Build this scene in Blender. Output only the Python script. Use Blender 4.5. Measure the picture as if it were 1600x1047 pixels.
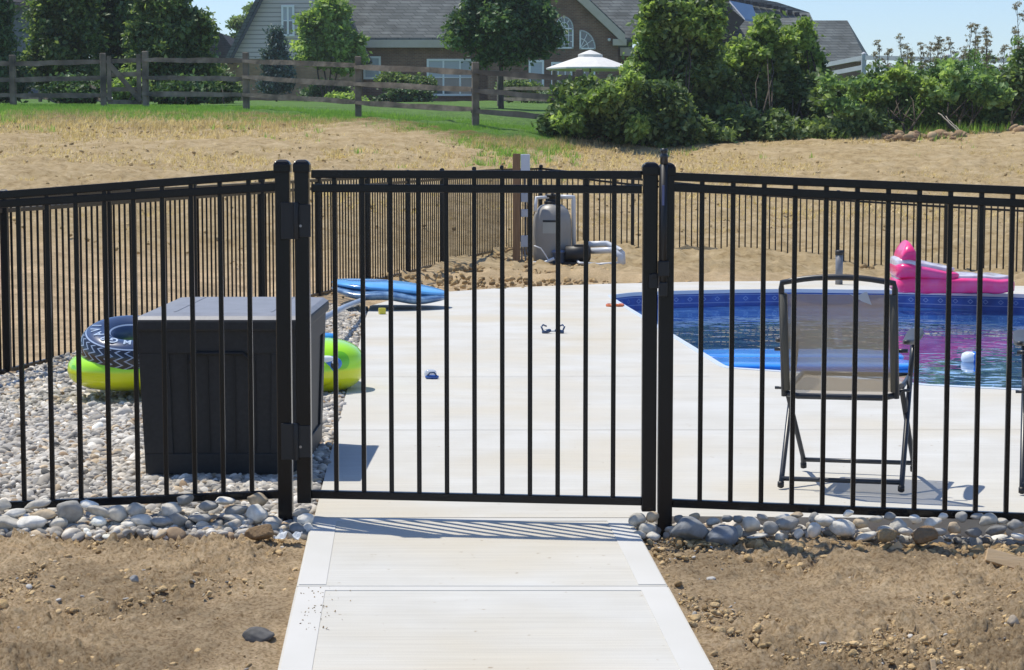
import bpy, math, random
import numpy as np
from mathutils import Vector, Matrix
from mathutils.geometry import tessellate_polygon
R = math.radians
random.seed(7); rng = np.random.default_rng(11)
for o in list(bpy.data.objects): bpy.data.objects.remove(o)
sc = bpy.context.scene; COL = sc.collection

# ------------------------------------------------------------------ camera
F, CX, CY = 3200.0, 800.0, 523.5
PITCH, ZC = R(5.15), 1.55
cam = bpy.data.cameras.new('camera'); co = bpy.data.objects.new('camera', cam); COL.objects.link(co)
cam.sensor_width = 36; cam.lens = F/1600*36; cam.clip_start = .1; cam.clip_end = 3000
co.location = (0, 0, ZC); co.rotation_euler = (R(90)-PITCH, 0, 0); sc.camera = co
# ------------------------------------------------------------------ light
sc.view_settings.view_transform = 'Standard'; sc.view_settings.look = 'None'; sc.view_settings.gamma = 1
sc.view_settings.exposure = 0.22
SUN = Vector((.37, -.25, -1)).normalized()
elev = math.asin(-SUN.z)
wd = bpy.data.worlds.new('World'); sc.world = wd; wd.use_nodes = True
wn = wd.node_tree.nodes; wl = wd.node_tree.links
sky = wn.new('ShaderNodeTexSky'); sky.sky_type = 'NISHITA'; sky.sun_disc = False
sky.sun_elevation = elev; sky.sun_rotation = math.atan2(-SUN.x, -SUN.y)
sky.air_density = 1.0; sky.dust_density = 0.4; sky.ozone_density = 4.0
bg = wn['Background']; tint = wn.new('ShaderNodeMix'); tint.data_type = 'RGBA'; tint.blend_type = 'MULTIPLY'; tint.inputs[0].default_value = 1; tint.inputs[7].default_value = (.93, .99, 1.12, 1)
wl.new(sky.outputs[0], tint.inputs[6]); wl.new(tint.outputs[2], bg.inputs[0]); bg.inputs[1].default_value = .125
sl = bpy.data.lights.new('sun', 'SUN'); sl.energy = 3.9; sl.angle = R(.5); sl.color = (1, .945, .83)
so = bpy.data.objects.new('sun', sl); COL.objects.link(so); so.rotation_euler = SUN.to_track_quat('-Z', 'Y').to_euler()

# ------------------------------------------------------------------ helpers
def ray(px, py):
    u = (px-CX)/F; v = (CY-py)/F; c, s = math.cos(PITCH), math.sin(PITCH)
    return Vector((u, v*s+c, v*c-s))
def P(px, py, Y):
    d = ray(px, py); t = Y/d.y
    return Vector((d.x*t, Y, ZC+d.z*t))
def zdeck(Y): return ZC-1.308-.012*(Y-7.24)
def zpath(Y): return ZC-1.308-.0406*(7.24-Y)
def D(px, py, b=-.012, a=ZC-1.308+.012*7.24):
    d = ray(px, py); t = (a-ZC)/(d.z-b*d.y)
    return Vector((d.x*t, d.y*t, ZC+d.z*t))

_pl = dict(b=.0406, a=ZC-1.308-.0406*7.24); _a, _b, _c, _d = D(433, 1047, **_pl), D(1117, 1047, **_pl), D(487, 806, **_pl), D(985, 806, **_pl)
def pc(Y): t = (Y-_a.y)/(_c.y-_a.y); return (_a.x+_b.x)/2*(1-t)+(_c.x+_d.x)/2*t
def hw_(Y): t = (Y-_a.y)/(_c.y-_a.y); return (_b.x-_a.x)/2*(1-t)+(_d.x-_c.x)/2*t

def nodes(m):
    m.use_nodes = True; return m.node_tree.nodes, m.node_tree.links
def mat(name, c, rough=.6, metal=0, spec=.5, c2=None, scale=8, detail=6, lo=.35, hi=.65, bump=0, bscale=None, bdist=.01,
        coord='Object', stretch=(1, 1, 1), alpha=None, trans=0, coat=0, attr=None, c3=None, scale3=1.5, emit=None):
    m = bpy.data.materials.new(name); N, L = nodes(m); b = N['Principled BSDF']
    b.inputs['Roughness'].default_value = rough; b.inputs['Metallic'].default_value = metal
    b.inputs['Specular IOR Level'].default_value = spec; b.inputs['Coat Weight'].default_value = coat
    b.inputs['Transmission Weight'].default_value = trans
    b.inputs['Base Color'].default_value = (*c, 1)
    tc = N.new('ShaderNodeTexCoord'); mp = N.new('ShaderNodeMapping'); mp.inputs['Scale'].default_value = stretch
    L.new(tc.outputs[coord], mp.inputs[0])
    out = None
    if attr:
        a = N.new('ShaderNodeAttribute'); a.attribute_name = attr; out = a.outputs['Color']
    if c2:
        n = N.new('ShaderNodeTexNoise'); n.inputs['Scale'].default_value = scale; n.inputs['Detail'].default_value = detail
        L.new(mp.outputs[0], n.inputs['Vector'])
        mr = N.new('ShaderNodeMapRange'); mr.inputs[1].default_value = lo; mr.inputs[2].default_value = hi
        L.new(n.outputs[0], mr.inputs[0])
        mx = N.new('ShaderNodeMix'); mx.data_type = 'RGBA'
        L.new(mr.outputs[0], mx.inputs[0]); mx.inputs[6].default_value = (*c, 1); mx.inputs[7].default_value = (*c2, 1)
        if out is not None:
            mu = N.new('ShaderNodeMix'); mu.data_type = 'RGBA'; mu.blend_type = 'MULTIPLY'; mu.inputs[0].default_value = 1
            L.new(out, mu.inputs[6]); L.new(mx.outputs[2], mu.inputs[7]); out = mu.outputs[2]
        else: out = mx.outputs[2]
    if c3:
        n = N.new('ShaderNodeTexNoise'); n.inputs['Scale'].default_value = scale3; n.inputs['Detail'].default_value = 4
        L.new(mp.outputs[0], n.inputs['Vector'])
        mr = N.new('ShaderNodeMapRange'); mr.inputs[1].default_value = .45; mr.inputs[2].default_value = .7
        L.new(n.outputs[0], mr.inputs[0])
        mx = N.new('ShaderNodeMix'); mx.data_type = 'RGBA'; L.new(mr.outputs[0], mx.inputs[0]); L.new(out, mx.inputs[6]); mx.inputs[7].default_value = (*c3, 1)
        out = mx.outputs[2]
    if out is not None: L.new(out, b.inputs['Base Color'])
    if bump:
        n = N.new('ShaderNodeTexNoise'); n.inputs['Scale'].default_value = bscale or scale*3; n.inputs['Detail'].default_value = 8
        L.new(mp.outputs[0], n.inputs['Vector'])
        bp = N.new('ShaderNodeBump'); bp.inputs['Strength'].default_value = bump; bp.inputs['Distance'].default_value = bdist
        L.new(n.outputs[0], bp.inputs['Height']); L.new(bp.outputs[0], b.inputs['Normal'])
    if alpha is not None: b.inputs['Alpha'].default_value = alpha
    return m

def tag(o, label=None, cat=None, group=None, kind=None):
    if label: o['label'] = label
    if cat: o['category'] = cat
    if group: o['group'] = group
    if kind: o['kind'] = kind
    return o
def thing(name, label, cat, loc=(0, 0, 0), rz=0, group=None, local=False):
    o = bpy.data.objects.new(name, None); COL.objects.link(o); o.location = loc; o.rotation_euler = (0, 0, rz)
    o.empty_display_size = .1
    if local: o['local'] = 1
    return tag(o, label, cat, group)
def origin(o):
    v = Vector((0, 0, 0))
    while o is not None: v += o.location; o = o.parent
    return v
def is_local(o):
    while o is not None:
        if o.get('local'): return True
        o = o.parent
    return False
def copy_tree(o, parent=None):
    c = o.copy(); COL.objects.link(c); c.parent = parent
    for ch in list(o.children): copy_tree(ch, c)
    return c

class MB:
    def __init__(s): s.v = []; s.f = []; s.sm = []
    def add(s, vs, fs, smooth=False):
        n = len(s.v); s.v += [tuple(v) for v in vs]; s.f += [tuple(i+n for i in f) for f in fs]; s.sm += [smooth]*len(fs); return s
    def box(s, c, d, rz=0, M=None):
        x, y, z = d[0]/2, d[1]/2, d[2]/2
        vs = [Vector((a*x, b*y, e*z)) for e in (-1, 1) for b in (-1, 1) for a in (-1, 1)]
        if M is None: M = Matrix.Translation(c) @ Matrix.Rotation(rz, 4, 'Z')
        else: M = Matrix.Translation(c) @ M
        return s.add([M @ v for v in vs], [(0, 2, 3, 1), (4, 5, 7, 6), (0, 1, 5, 4), (2, 6, 7, 3), (0, 4, 6, 2), (1, 3, 7, 5)])
    def bar(s, a, b, w, h, up=(0, 0, 1), ext=0):
        a, b = Vector(a), Vector(b); d = (b-a).normalized(); a = a-d*ext; b = b+d*ext; up = Vector(up)
        r = d.cross(up).normalized(); u = r.cross(d).normalized()
        vs = [p+r*x*w/2+u*y*h/2 for p in (a, b) for x, y in ((-1, -1), (1, -1), (1, 1), (-1, 1))]
        return s.add(vs, [(0, 3, 2, 1), (4, 5, 6, 7), (0, 1, 5, 4), (1, 2, 6, 5), (2, 3, 7, 6), (3, 0, 4, 7)])
    def tube(s, pts, r, n=10, caps=True):
        pts = [Vector(p) for p in pts]; rs = r if isinstance(r, (list, tuple)) else [r]*len(pts)
        rings = []; u = None
        for i, p in enumerate(pts):
            d = (pts[min(i+1, len(pts)-1)]-pts[max(i-1, 0)]).normalized()
            if u is None:
                u = d.cross(Vector((0, 0, 1)));
                if u.length < .1: u = d.cross(Vector((1, 0, 0)))
            u = (u-d*u.dot(d)).normalized(); w = d.cross(u)
            rings += [p+(u*math.cos(2*math.pi*k/n)+w*math.sin(2*math.pi*k/n))*rs[i] for k in range(n)]
        fs = [(i*n+k, i*n+(k+1) % n, (i+1)*n+(k+1) % n, (i+1)*n+k) for i in range(len(pts)-1) for k in range(n)]
        s.add(rings, fs, True)
        if caps:
            m = len(s.v)-len(rings)
            s.f += [tuple(m+k for k in reversed(range(n))), tuple(m+(len(pts)-1)*n+k for k in range(n))]; s.sm += [False, False]
        return s
    def lathe(s, c, prof, n=24):
        c = Vector(c); vs = [c+Vector((r*math.cos(2*math.pi*k/n), r*math.sin(2*math.pi*k/n), z)) for r, z in prof for k in range(n)]
        fs = [(i*n+k, i*n+(k+1) % n, (i+1)*n+(k+1) % n, (i+1)*n+k) for i in range(len(prof)-1) for k in range(n)]
        fs += [tuple(reversed(range(n))), tuple((len(prof)-1)*n+k for k in range(n))]
        return s.add(vs, fs, True)
    def sq(s, c, d, e=.6, e2=.6, nu=28, nv=16, M=None, warp=None):   # inflated pillow (superellipsoid)
        sg = lambda a, p: math.copysign(abs(a)**p, a)
        c = Vector(c); vs = []; M = M or Matrix()
        for i in range(nv+1):
            ph = -math.pi/2+math.pi*i/nv
            for k in range(nu):
                th = 2*math.pi*k/nu
                v = Vector((d[0]/2*sg(math.cos(ph), e)*sg(math.cos(th), e2), d[1]/2*sg(math.cos(ph), e)*sg(math.sin(th), e2), d[2]/2*sg(math.sin(ph), e)))
                if warp: v = warp(v)
                vs.append(c+M @ v)
        fs = [(i*nu+k, i*nu+(k+1) % nu, (i+1)*nu+(k+1) % nu, (i+1)*nu+k) for i in range(nv) for k in range(nu)]
        return s.add(vs, fs, True)
    def prism(s, poly, dv):
        dv = Vector(dv); n = len(poly); a = [Vector(p) for p in poly]; vs = a+[p+dv for p in a]
        tri = tessellate_polygon([a]); fs = [tuple(t) for t in tri]+[tuple(i+n for i in reversed(t)) for t in tri]
        fs += [(i, (i+1) % n, (i+1) % n+n, i+n) for i in range(n)]
        return s.add(vs, fs)
    def build(s, name, m, parent=None, bevel=0, seg=2, subsurf=0):
        me = bpy.data.meshes.new(name)
        off = Vector((0, 0, 0)) if parent is None or is_local(parent) else origin(parent)
        me.from_pydata([(v[0]-off.x, v[1]-off.y, v[2]-off.z) for v in s.v], [], s.f)
        me.polygons.foreach_set('use_smooth', s.sm); me.update()
        if m: me.materials.append(m)
        o = bpy.data.objects.new(name, me); COL.objects.link(o); o.parent = parent
        import bmesh as _b
        bm = _b.new(); bm.from_mesh(me); _b.ops.recalc_face_normals(bm, faces=bm.faces); bm.to_mesh(me); bm.free()
        if bevel:
            b = o.modifiers.new('bevel', 'BEVEL'); b.width = bevel; b.segments = seg; b.limit_method = 'ANGLE'
        if subsurf:
            b = o.modifiers.new('sub', 'SUBSURF'); b.levels = b.render_levels = subsurf
        return o

def npmesh(name, V, Fq, m, parent=None, col=None, smooth=False):
    me = bpy.data.meshes.new(name); off = np.zeros(3)
    if parent is not None: off = np.array(origin(parent))
    V = np.asarray(V, float)-off; Fq = np.asarray(Fq, np.int32); k = Fq.shape[1]
    me.vertices.add(len(V)); me.vertices.foreach_set('co', V.astype(np.float32).ravel())
    me.loops.add(Fq.size); me.loops.foreach_set('vertex_index', Fq.ravel())
    me.polygons.add(len(Fq)); me.polygons.foreach_set('loop_start', np.arange(0, Fq.size, k, dtype=np.int32))
    me.polygons.foreach_set('loop_total', np.full(len(Fq), k, np.int32))
    me.polygons.foreach_set('use_smooth', np.full(len(Fq), smooth, bool))
    if col is not None:
        a = me.color_attributes.new('Col', 'FLOAT_COLOR', 'POINT')
        c4 = np.ones((len(V), 4), np.float32); c4[:, :3] = col; a.data.foreach_set('color', c4.ravel())
    me.update(calc_edges=True); me.validate(); me.materials.append(m)
    o = bpy.data.objects.new(name, me); COL.objects.link(o); o.parent = parent
    return o

# value noise in numpy
_tab = rng.random((256, 256))
def vn(x, y):
    xi = np.floor(x).astype(int); yi = np.floor(y).astype(int); fx = x-xi; fy = y-yi
    fx = fx*fx*(3-2*fx); fy = fy*fy*(3-2*fy)
    a = _tab[xi % 256, yi % 256]; b = _tab[(xi+1) % 256, yi % 256]; c = _tab[xi % 256, (yi+1) % 256]; d = _tab[(xi+1) % 256, (yi+1) % 256]
    return (a*(1-fx)+b*fx)*(1-fy)+(c*(1-fx)+d*fx)*fy-.5
def fbm(x, y, s, o=5, g=.5):
    r = 0; a = 1
    for i in range(o): r = r+a*vn(x*s+i*17.3, y*s+i*5.1); s *= 2.03; a *= g
    return r

# ------------------------------------------------------------------ ground shape
TY = [0, 5.27, 6.9, 7.12, 7.4, 10, 14, 20, 25, 28, 31, 38, 44, 50, 52, 70, 100, 150, 400, 1500]
TZ = {-900: [-1.62, -1.43, -1.37, -1.40, -1.40, -1.46, -1.58, -1.2, -.8, -.6, -.35, .2, .7, 1.1, 1.3, 1.8, 2.7, 3.0, 3.0, 3.0],
      0:    [-1.60, -1.43, -1.36, -1.365, -1.36, -1.43, -1.54, -1.32, -1.0, -.78, -.60, -.05, .40, .95, 1.12, 1.62, 2.5, 2.9, 2.5, 2.5],
      400:  [-1.60, -1.42, -1.345, -1.35, -1.335, -1.36, -1.44, -1.50, -1.38, -1.15, -.82, -.12, .48, .95, 1.07, 1.58, 2.42, 2.8, 2.5, 2.5],
      743:  [-1.60, -1.42, -1.345, -1.35, -1.34, -1.38, -1.43, -1.50, -1.47, -1.48, -1.30, -.32, .50, .84, .92, 1.50, 2.42, 2.8, 2.5, 2.5],
      1050: [-1.60, -1.42, -1.345, -1.355, -1.36, -1.38, -1.43, -1.50, -1.56, -1.60, -1.38, -.50, .10, .42, .50, 1.30, 2.4, 2.8, 2.5, 2.5],
      1300: [-1.60, -1.43, -1.355, -1.365, -1.375, -1.38, -1.43, -1.52, -1.66, -1.72, -1.42, -.50, .22, .6, .70, 1.35, 2.4, 2.8, 2.5, 2.5],
      1600: [-1.60, -1.44, -1.365, -1.40, -1.39, -1.40, -1.45, -1.60, -1.75, -1.62, -1.38, -.42, .36, .7, .80, 1.40, 2.4, 2.8, 2.5, 2.5],
      2500: [-1.60, -1.44, -1.37, -1.40, -1.40, -1.42, -1.5, -1.60, -1.75, -1.62, -1.38, -.42, .36, .7, .80, 1.40, 2.4, 2.8, 2.5, 2.5]}
TX = sorted(TZ); TA = np.array([TZ[k] for k in TX])
def zterr(X, Y):
    X = np.atleast_1d(np.asarray(X, float)); Y = np.atleast_1d(np.asarray(Y, float))
    px = np.clip(CX+F*X/np.maximum(Y, 3), TX[0], TX[-1]-1e-3)
    ci = np.clip(np.searchsorted(TX, px, side='right')-1, 0, len(TX)-2)
    cols = np.array([np.interp(Y, TY, r) for r in TA])
    tx = np.array(TX); t = (px-tx[ci])/(tx[ci+1]-tx[ci]); idx = np.arange(len(px))
    return ZC+cols[ci, idx]*(1-t)+cols[ci+1, idx]*t
def gz(X, Y): return float(zterr(X, Y)[0])

# deck and pool outlines (metres, seen from above)
def dxy(px, py): p = D(px, py); return (p.x, p.y)
LEDGE = lambda Y: -.708-.0533*(Y-7.24)
POOL = [dxy(947, 462), dxy(985, 457.5), dxy(1050, 455), dxy(1140, 453), dxy(1240, 452), dxy(1400, 454), dxy(1600, 460), (6.6, 19.6), (7.6, 17.5), (7.8, 15), (7.0, 12.6),
        (5.4, 11.2), dxy(1760, 614), dxy(1600, 610), dxy(1440, 602), dxy(1235, 582), dxy(1130, 575), dxy(1090, 550)]
DECK = [(LEDGE(7.24), 7.24), (.43, 7.24), (.6, 7.27), dxy(1600, 811), (6, 7.1), (10.5, 9), (11, 15), (10, 19.5), (7.5, 21.9), dxy(1560, 446), dxy(1450, 441), dxy(1300, 438.5), dxy(1100, 440), dxy(945, 443.5),
        dxy(800, 449), dxy(695, 456), dxy(620, 466), dxy(578, 478), (LEDGE(17.5), 17.5), (LEDGE(12), 12)]
def inside(X, Y, poly):
    r = np.zeros(len(X), bool); n = len(poly)
    for i in range(n):
        x1, y1 = poly[i]; x2, y2 = poly[(i+1) % n]
        c = ((y1 > Y) != (y2 > Y))
        with np.errstate(divide='ignore', invalid='ignore'): r ^= c & (X < (x2-x1)*(Y-y1)/(y2-y1+1e-12)+x1)
    return r

# ------------------------------------------------------------------ ground mesh
def ground_material():
    m = bpy.data.materials.new('ground'); N, L = nodes(m); b = N['Principled BSDF']; b.inputs['Roughness'].default_value = .95; b.inputs['Specular IOR Level'].default_value = .15
    tc = N.new('ShaderNodeTexCoord'); at = N.new('ShaderNodeAttribute'); at.attribute_name = 'Col'
    sp = N.new('ShaderNodeSeparateColor'); L.new(at.outputs['Color'], sp.inputs[0])
    def noise(s, d=8, st=None, rgh=.6):
        n = N.new('ShaderNodeTexNoise'); n.inputs['Scale'].default_value = s; n.inputs['Detail'].default_value = d; n.inputs['Roughness'].default_value = rgh
        if st:
            mp = N.new('ShaderNodeMapping'); mp.inputs['Scale'].default_value = st; L.new(tc.outputs['Object'], mp.inputs[0]); L.new(mp.outputs[0], n.inputs['Vector'])
        else: L.new(tc.outputs['Object'], n.inputs['Vector'])
        return n.outputs[0]
    def ramp(src, stops):
        r = N.new('ShaderNodeValToRGB'); L.new(src, r.inputs[0]); e = r.color_ramp.elements
        while len(e) < len(stops): e.new(.5)
        for i, (p, c) in enumerate(stops): e[i].position = p; e[i].color = (*c, 1)
        return r.outputs[0]
    def mix(f, a, c, mode='MIX'):
        x = N.new('ShaderNodeMix'); x.data_type = 'RGBA'; x.blend_type = mode
        if isinstance(f, float): x.inputs[0].default_value = f
        else: L.new(f, x.inputs[0])
        L.new(a, x.inputs[6]); L.new(c, x.inputs[7]); return x.outputs[2]
    soil0 = mix(.5, ramp(noise(9, 12, rgh=.7), [(.3, (.33, .22, .115)), (.5, (.51, .365, .21)), (.68, (.66, .505, .31))]), ramp(noise(90, 8), [(.38, (.17, .11, .055)), (.46, (.49, .35, .20)), (.60, (.74, .58, .38))]))
    damp = N.new('ShaderNodeMapRange'); damp.inputs[1].default_value = .40; damp.inputs[2].default_value = .62; damp.inputs[3].default_value = .78; damp.inputs[4].default_value = 1.22; L.new(noise(1.9, 7, rgh=.65), damp.inputs[0])
    soil = mix(1.0, soil0, damp.outputs[0], 'MULTIPLY')
    hill = mix(.5, ramp(noise(1.6, 10, (1, 1.8, 1)), [(.34, (.34, .235, .10)), (.5, (.46, .345, .185)), (.62, (.58, .455, .27))]), ramp(noise(7, 10, (1, .8, 1), .75), [(.37, (.17, .115, .05)), (.46, (.41, .30, .155)), (.62, (.60, .47, .28))]))
    lawn = mix(.5, ramp(noise(.9, 6), [(.35, (.07, .14, .03)), (.6, (.13, .23, .05)), (.72, (.18, .25, .07))]), ramp(noise(12, 8, (1, .5, 1)), [(.35, (.04, .09, .02)), (.65, (.15, .26, .06))]))
    # masks: r = hillside, g = lawn, b = weedy dry-grass strip
    col = mix(sp.outputs[0], soil, hill)
    ma = N.new('ShaderNodeMath'); ma.operation = 'ADD'; L.new(sp.outputs[2], ma.inputs[0]); L.new(noise(2.2, 8, (.6, 1.6, 1), .7), ma.inputs[1])
    mr = N.new('ShaderNodeMapRange'); mr.inputs[1].default_value = .85; mr.inputs[2].default_value = 1.35; L.new(ma.outputs[0], mr.inputs[0])
    weed = ramp(noise(6, 8, (1, .6, 1)), [(.4, (.2, .115, .05)), (.56, (.13, .14, .04))])
    col = mix(mr.outputs[0], col, weed)
    ma = N.new('ShaderNodeMath'); ma.operation = 'ADD'; L.new(sp.outputs[1], ma.inputs[0]); L.new(noise(1.5, 8), ma.inputs[1])
    mr = N.new('ShaderNodeMapRange'); mr.inputs[1].default_value = .9; mr.inputs[2].default_value = 1.08; L.new(ma.outputs[0], mr.inputs[0])
    col = mix(mr.outputs[0], col, lawn)
    L.new(col, b.inputs['Base Color'])
    n1 = noise(70, 14, rgh=.85); n2 = noise(9, 14, (1, .7, 1), rgh=.85)
    bp = N.new('ShaderNodeBump'); bp.inputs['Strength'].default_value = 1; bp.inputs['Distance'].default_value = .02; L.new(n1, bp.inputs['Height'])
    b2 = N.new('ShaderNodeBump'); b2.inputs['Strength'].default_value = .8; b2.inputs['Distance'].default_value = .10; L.new(n2, b2.inputs['Height']); L.new(bp.outputs[0], b2.inputs['Normal'])
    mb = N.new('ShaderNodeMath'); mb.operation = 'MULTIPLY_ADD'; L.new(sp.outputs[0], mb.inputs[0]); mb.inputs[1].default_value = .45; mb.inputs[2].default_value = .06; L.new(mb.outputs[0], b2.inputs['Strength'])
    L.new(b2.outputs[0], b.inputs['Normal'])
    return m
GROUND_M = ground_material()
def fence_y_at(px):  # distance of the brown/green edge along each column
    return np.interp(px, [-900, 0, 200, 400, 560, 743, 860, 1000, 3000], [50.5, 49.5, 50, 48.5, 46.5, 42.6, 42.4, 47.5, 49.5])
def build_ground():
    pxs = np.concatenate([np.linspace(-9000, -420, 14), np.arange(-380, -16, 24), np.arange(-16, 1620, 4.5), np.arange(1630, 2010, 24), np.linspace(2060, 12000, 14)])
    ys = np.concatenate([np.arange(1.0, 4.9, .12), np.arange(4.9, 7.4, .0105), np.geomspace(7.41, 60, 330), np.geomspace(61, 1500, 50)])
    PX, YY = np.meshgrid(pxs, ys); X = ((PX-CX)/F*YY).ravel(); Y = YY.ravel(); px = PX.ravel()
    Z = zterr(X, Y)
    near = np.clip((8-Y)/1.0, 0, 1); pathd = np.minimum(np.abs(X-pc(Y))-hw_(Y)-.005, 1)
    k = np.clip(pathd/.3, 0, 1)**.5
    lump = fbm(X, Y, 2.1, 3)*.05+fbm(X, Y, 9, 4, .65)*.032+np.maximum(fbm(X+9, Y, 30, 3, .65), -.05)*.045+np.maximum(fbm(X+3, Y+7, 62, 2)-.08, 0)*.06
    clump = np.clip(fbm(X+40, Y+2, 2.2, 2)*2+.35+.35*np.clip((X-.4), 0, 1), .15, 1)
    Z += near*k*lump*(.35+.55*clump)
    far = np.clip((Y-13)/8, 0, 1)*np.clip((300-Y)/200, 0, 1)
    bank = np.clip((Y-23)/3, 0, 1)*np.clip((42-Y)/4, 0, 1)
    Z += far*(fbm(X, Y, .35, 4)*.16+fbm(X, Y, 2.2, 4, .6)*.07)*np.clip((55-Y)/6, .35, 1)
    Z += bank*np.abs(fbm(X+5, Y, 3.0, 4, .65))*.10
    ins = inside(X, Y, DECK); Z = np.where(ins, np.minimum(Z, ZC-1.308-.012*(Y-7.24)-.06), Z)
    close = np.minimum(Z, ZC-1.308-.012*(Y-7.24)-.02)
    Z = np.where((Y > 7.3) & (Y < 24) & (X > LEDGE(Y)-.25), close, Z)
    inp = inside(X, Y, [( .7+(x-.7)*1.0, y) for x, y in DECK]) & (X > 0.6) & (Y > 10.3) & (Y < 22.2) & (X < 9)
    Z = np.where(inp, ZC-4.2, Z)
    onpath = (np.abs(X-pc(Y)) < hw_(Y)-.01) & (Y < 7.25); Z = np.where(onpath, np.minimum(Z, zpath(Y)-.05), Z)
    fy = fence_y_at(px)
    r = np.clip((Y-22)/5, 0, 1); g = np.clip((Y-fy)/1.6+.5, 0, 1); 
    edge = np.interp(px, [-900, 0, 300, 500, 743, 900, 1100, 1600], [12, 11, 10, 6, 3, 3.5, 6, 6])
    bl = np.clip(1-(fy-Y)/edge, 0, 1)**1.3
    nx = len(pxs); ny = len(ys); i = np.arange((nx-1)*(ny-1)); a = (i//(nx-1))*nx+i % (nx-1)
    Fq = np.stack([a, a+1, a+nx+1, a+nx], 1)
    o = npmesh('ground', np.stack([X, Y, Z], 1), Fq, GROUND_M, col=np.stack([r, g, bl], 1), smooth=True)
    tag(o, kind='structure')
build_ground()

# ------------------------------------------------------------------ concrete, pool
def concrete(name, joints=None):
    m = mat(name, (.53, .51, .455), .85, spec=.2, c2=(.60, .59, .55), scale=2.5, lo=.3, hi=.7, bump=.25, bscale=160, bdist=.003, c3=(.55, .50, .40), scale3=.9)
    N, L = m.node_tree.nodes, m.node_tree.links; b = N['Principled BSDF']
    src = b.inputs['Base Color'].links[0].from_socket
    tc = N.new('ShaderNodeTexCoord')
    mp = N.new('ShaderNodeMapping'); mp.inputs['Scale'].default_value = (1.2, 60, 1); L.new(tc.outputs['Object'], mp.inputs[0])
    n = N.new('ShaderNodeTexNoise'); n.inputs['Scale'].default_value = 2; n.inputs['Detail'].default_value = 6; L.new(mp.outputs[0], n.inputs[0])
    mr = N.new('ShaderNodeMapRange'); mr.inputs[1].default_value = .3; mr.inputs[2].default_value = .7; mr.inputs[3].default_value = .92; mr.inputs[4].default_value = 1.05; L.new(n.outputs[0], mr.inputs[0])
    mu = N.new('ShaderNodeMix'); mu.data_type = 'RGBA'; mu.blend_type = 'MULTIPLY'; mu.inputs[0].default_value = 1; L.new(src, mu.inputs[6]); L.new(mr.outputs[0], mu.inputs[7])
    n2 = N.new('ShaderNodeTexNoise'); n2.inputs['Scale'].default_value = 34; n2.inputs['Detail'].default_value = 4; L.new(tc.outputs['Object'], n2.inputs[0])
    m2 = N.new('ShaderNodeMapRange'); m2.inputs[1].default_value = .70; m2.inputs[2].default_value = .76; L.new(n2.outputs[0], m2.inputs[0])
    mx = N.new('ShaderNodeMix'); mx.data_type = 'RGBA'; L.new(m2.outputs[0], mx.inputs[0]); L.new(mu.outputs[2], mx.inputs[6]); mx.inputs[7].default_value = (.33, .27, .19, 1)
    L.new(mx.outputs[2], b.inputs['Base Color'])
    return m
CONC = concrete('concrete'); CONC_EDGE = mat('trowelled concrete', (.56, .545, .50), .85, spec=.2, c2=(.60, .585, .545), scale=3, bump=.1, bscale=200, bdist=.002)
def slab(mb, poly, zf, th, hole=None):
    loops = [[Vector((x, y, 0)) for x, y in poly]]
    if hole: loops.append([Vector((x, y, 0)) for x, y in hole])
    al = [v for l in loops for v in l]; n = len(al)
    tri = tessellate_polygon(loops)
    vs = [(v.x, v.y, zf(v.y)) for v in al]+[(v.x, v.y, zf(v.y)-th) for v in al]
    fs = [tuple(t) for t in tri]; st = 0
    for l in loops:
        k = len(l); fs += [(st+i, st+(i+1) % k, st+(i+1) % k+n, st+i+n) for i in range(k)]; st += k
    mb.add(vs, fs)
def rounded(poly, n=4):  # Chaikin smoothing of a closed outline
    for _ in range(n):
        q = []
        for i in range(len(poly)):
            a, b = poly[i], poly[(i+1) % len(poly)]
            q += [(a[0]*.9+b[0]*.1, a[1]*.9+b[1]*.1), (a[0]*.1+b[0]*.9, a[1]*.1+b[1]*.9)]
        poly = q
    return poly
POOLR = rounded(POOL, 2)
# deck as three pours separated by narrow control joints
mb = MB(); slab(mb, DECK, zdeck, .14, POOLR); deck = mb.build('pool_deck', CONC); tag(deck, kind='structure')
def inset(poly, d):
    q = []; n = len(poly)
    for i in range(n):
        a, b, c = Vector(poly[i-1]), Vector(poly[i]), Vector(poly[(i+1) % n])
        e1 = (b-a).normalized(); e2 = (c-b).normalized(); nrm = Vector((-(e1.y+e2.y), e1.x+e2.x)).normalized()
        q.append((b.x+nrm.x*d, b.y+nrm.y*d))
    return q
area = sum(POOLR[i][0]*POOLR[(i+1) % len(POOLR)][1]-POOLR[(i+1) % len(POOLR)][0]*POOLR[i][1] for i in range(len(POOLR)))
SG = 1 if area > 0 else -1
ZW = ZC-1.655
liner = mat('pool liner', (.012, .06, .30), .35, c2=(.02, .10, .42), scale=9, detail=3)
N, L = liner.node_tree.nodes, liner.node_tree.links
tc = N.new('ShaderNodeTexCoord'); sp = N.new('ShaderNodeSeparateXYZ'); L.new(tc.outputs['UV'], sp.inputs[0])
def mth(op, a, b=None):
    x = N.new('ShaderNodeMath'); x.operation = op
    for i, q in enumerate((a, b)):
        if q is None: continue
        if isinstance(q, (int, float)): x.inputs[i].default_value = q
        else: L.new(q, x.inputs[i])
    return x.outputs[0]
fr = mth('FRACT', mth('MULTIPLY', sp.outputs[0], 6.2)); dx = mth('ABSOLUTE', mth('SUBTRACT', fr, .5))
dy = mth('ABSOLUTE', mth('SUBTRACT', sp.outputs[1], .075))
ring = mth('ABSOLUTE', mth('SUBTRACT', mth('ADD', mth('MULTIPLY', dx, .16), dy), .026))
mot = mth('LESS_THAN', ring, .006); band = mth('LESS_THAN', mth('ABSOLUTE', mth('SUBTRACT', dy, .05)), .005)
msk = mth('MAXIMUM', mot, band); msk = mth('MULTIPLY', msk, .8)
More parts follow.
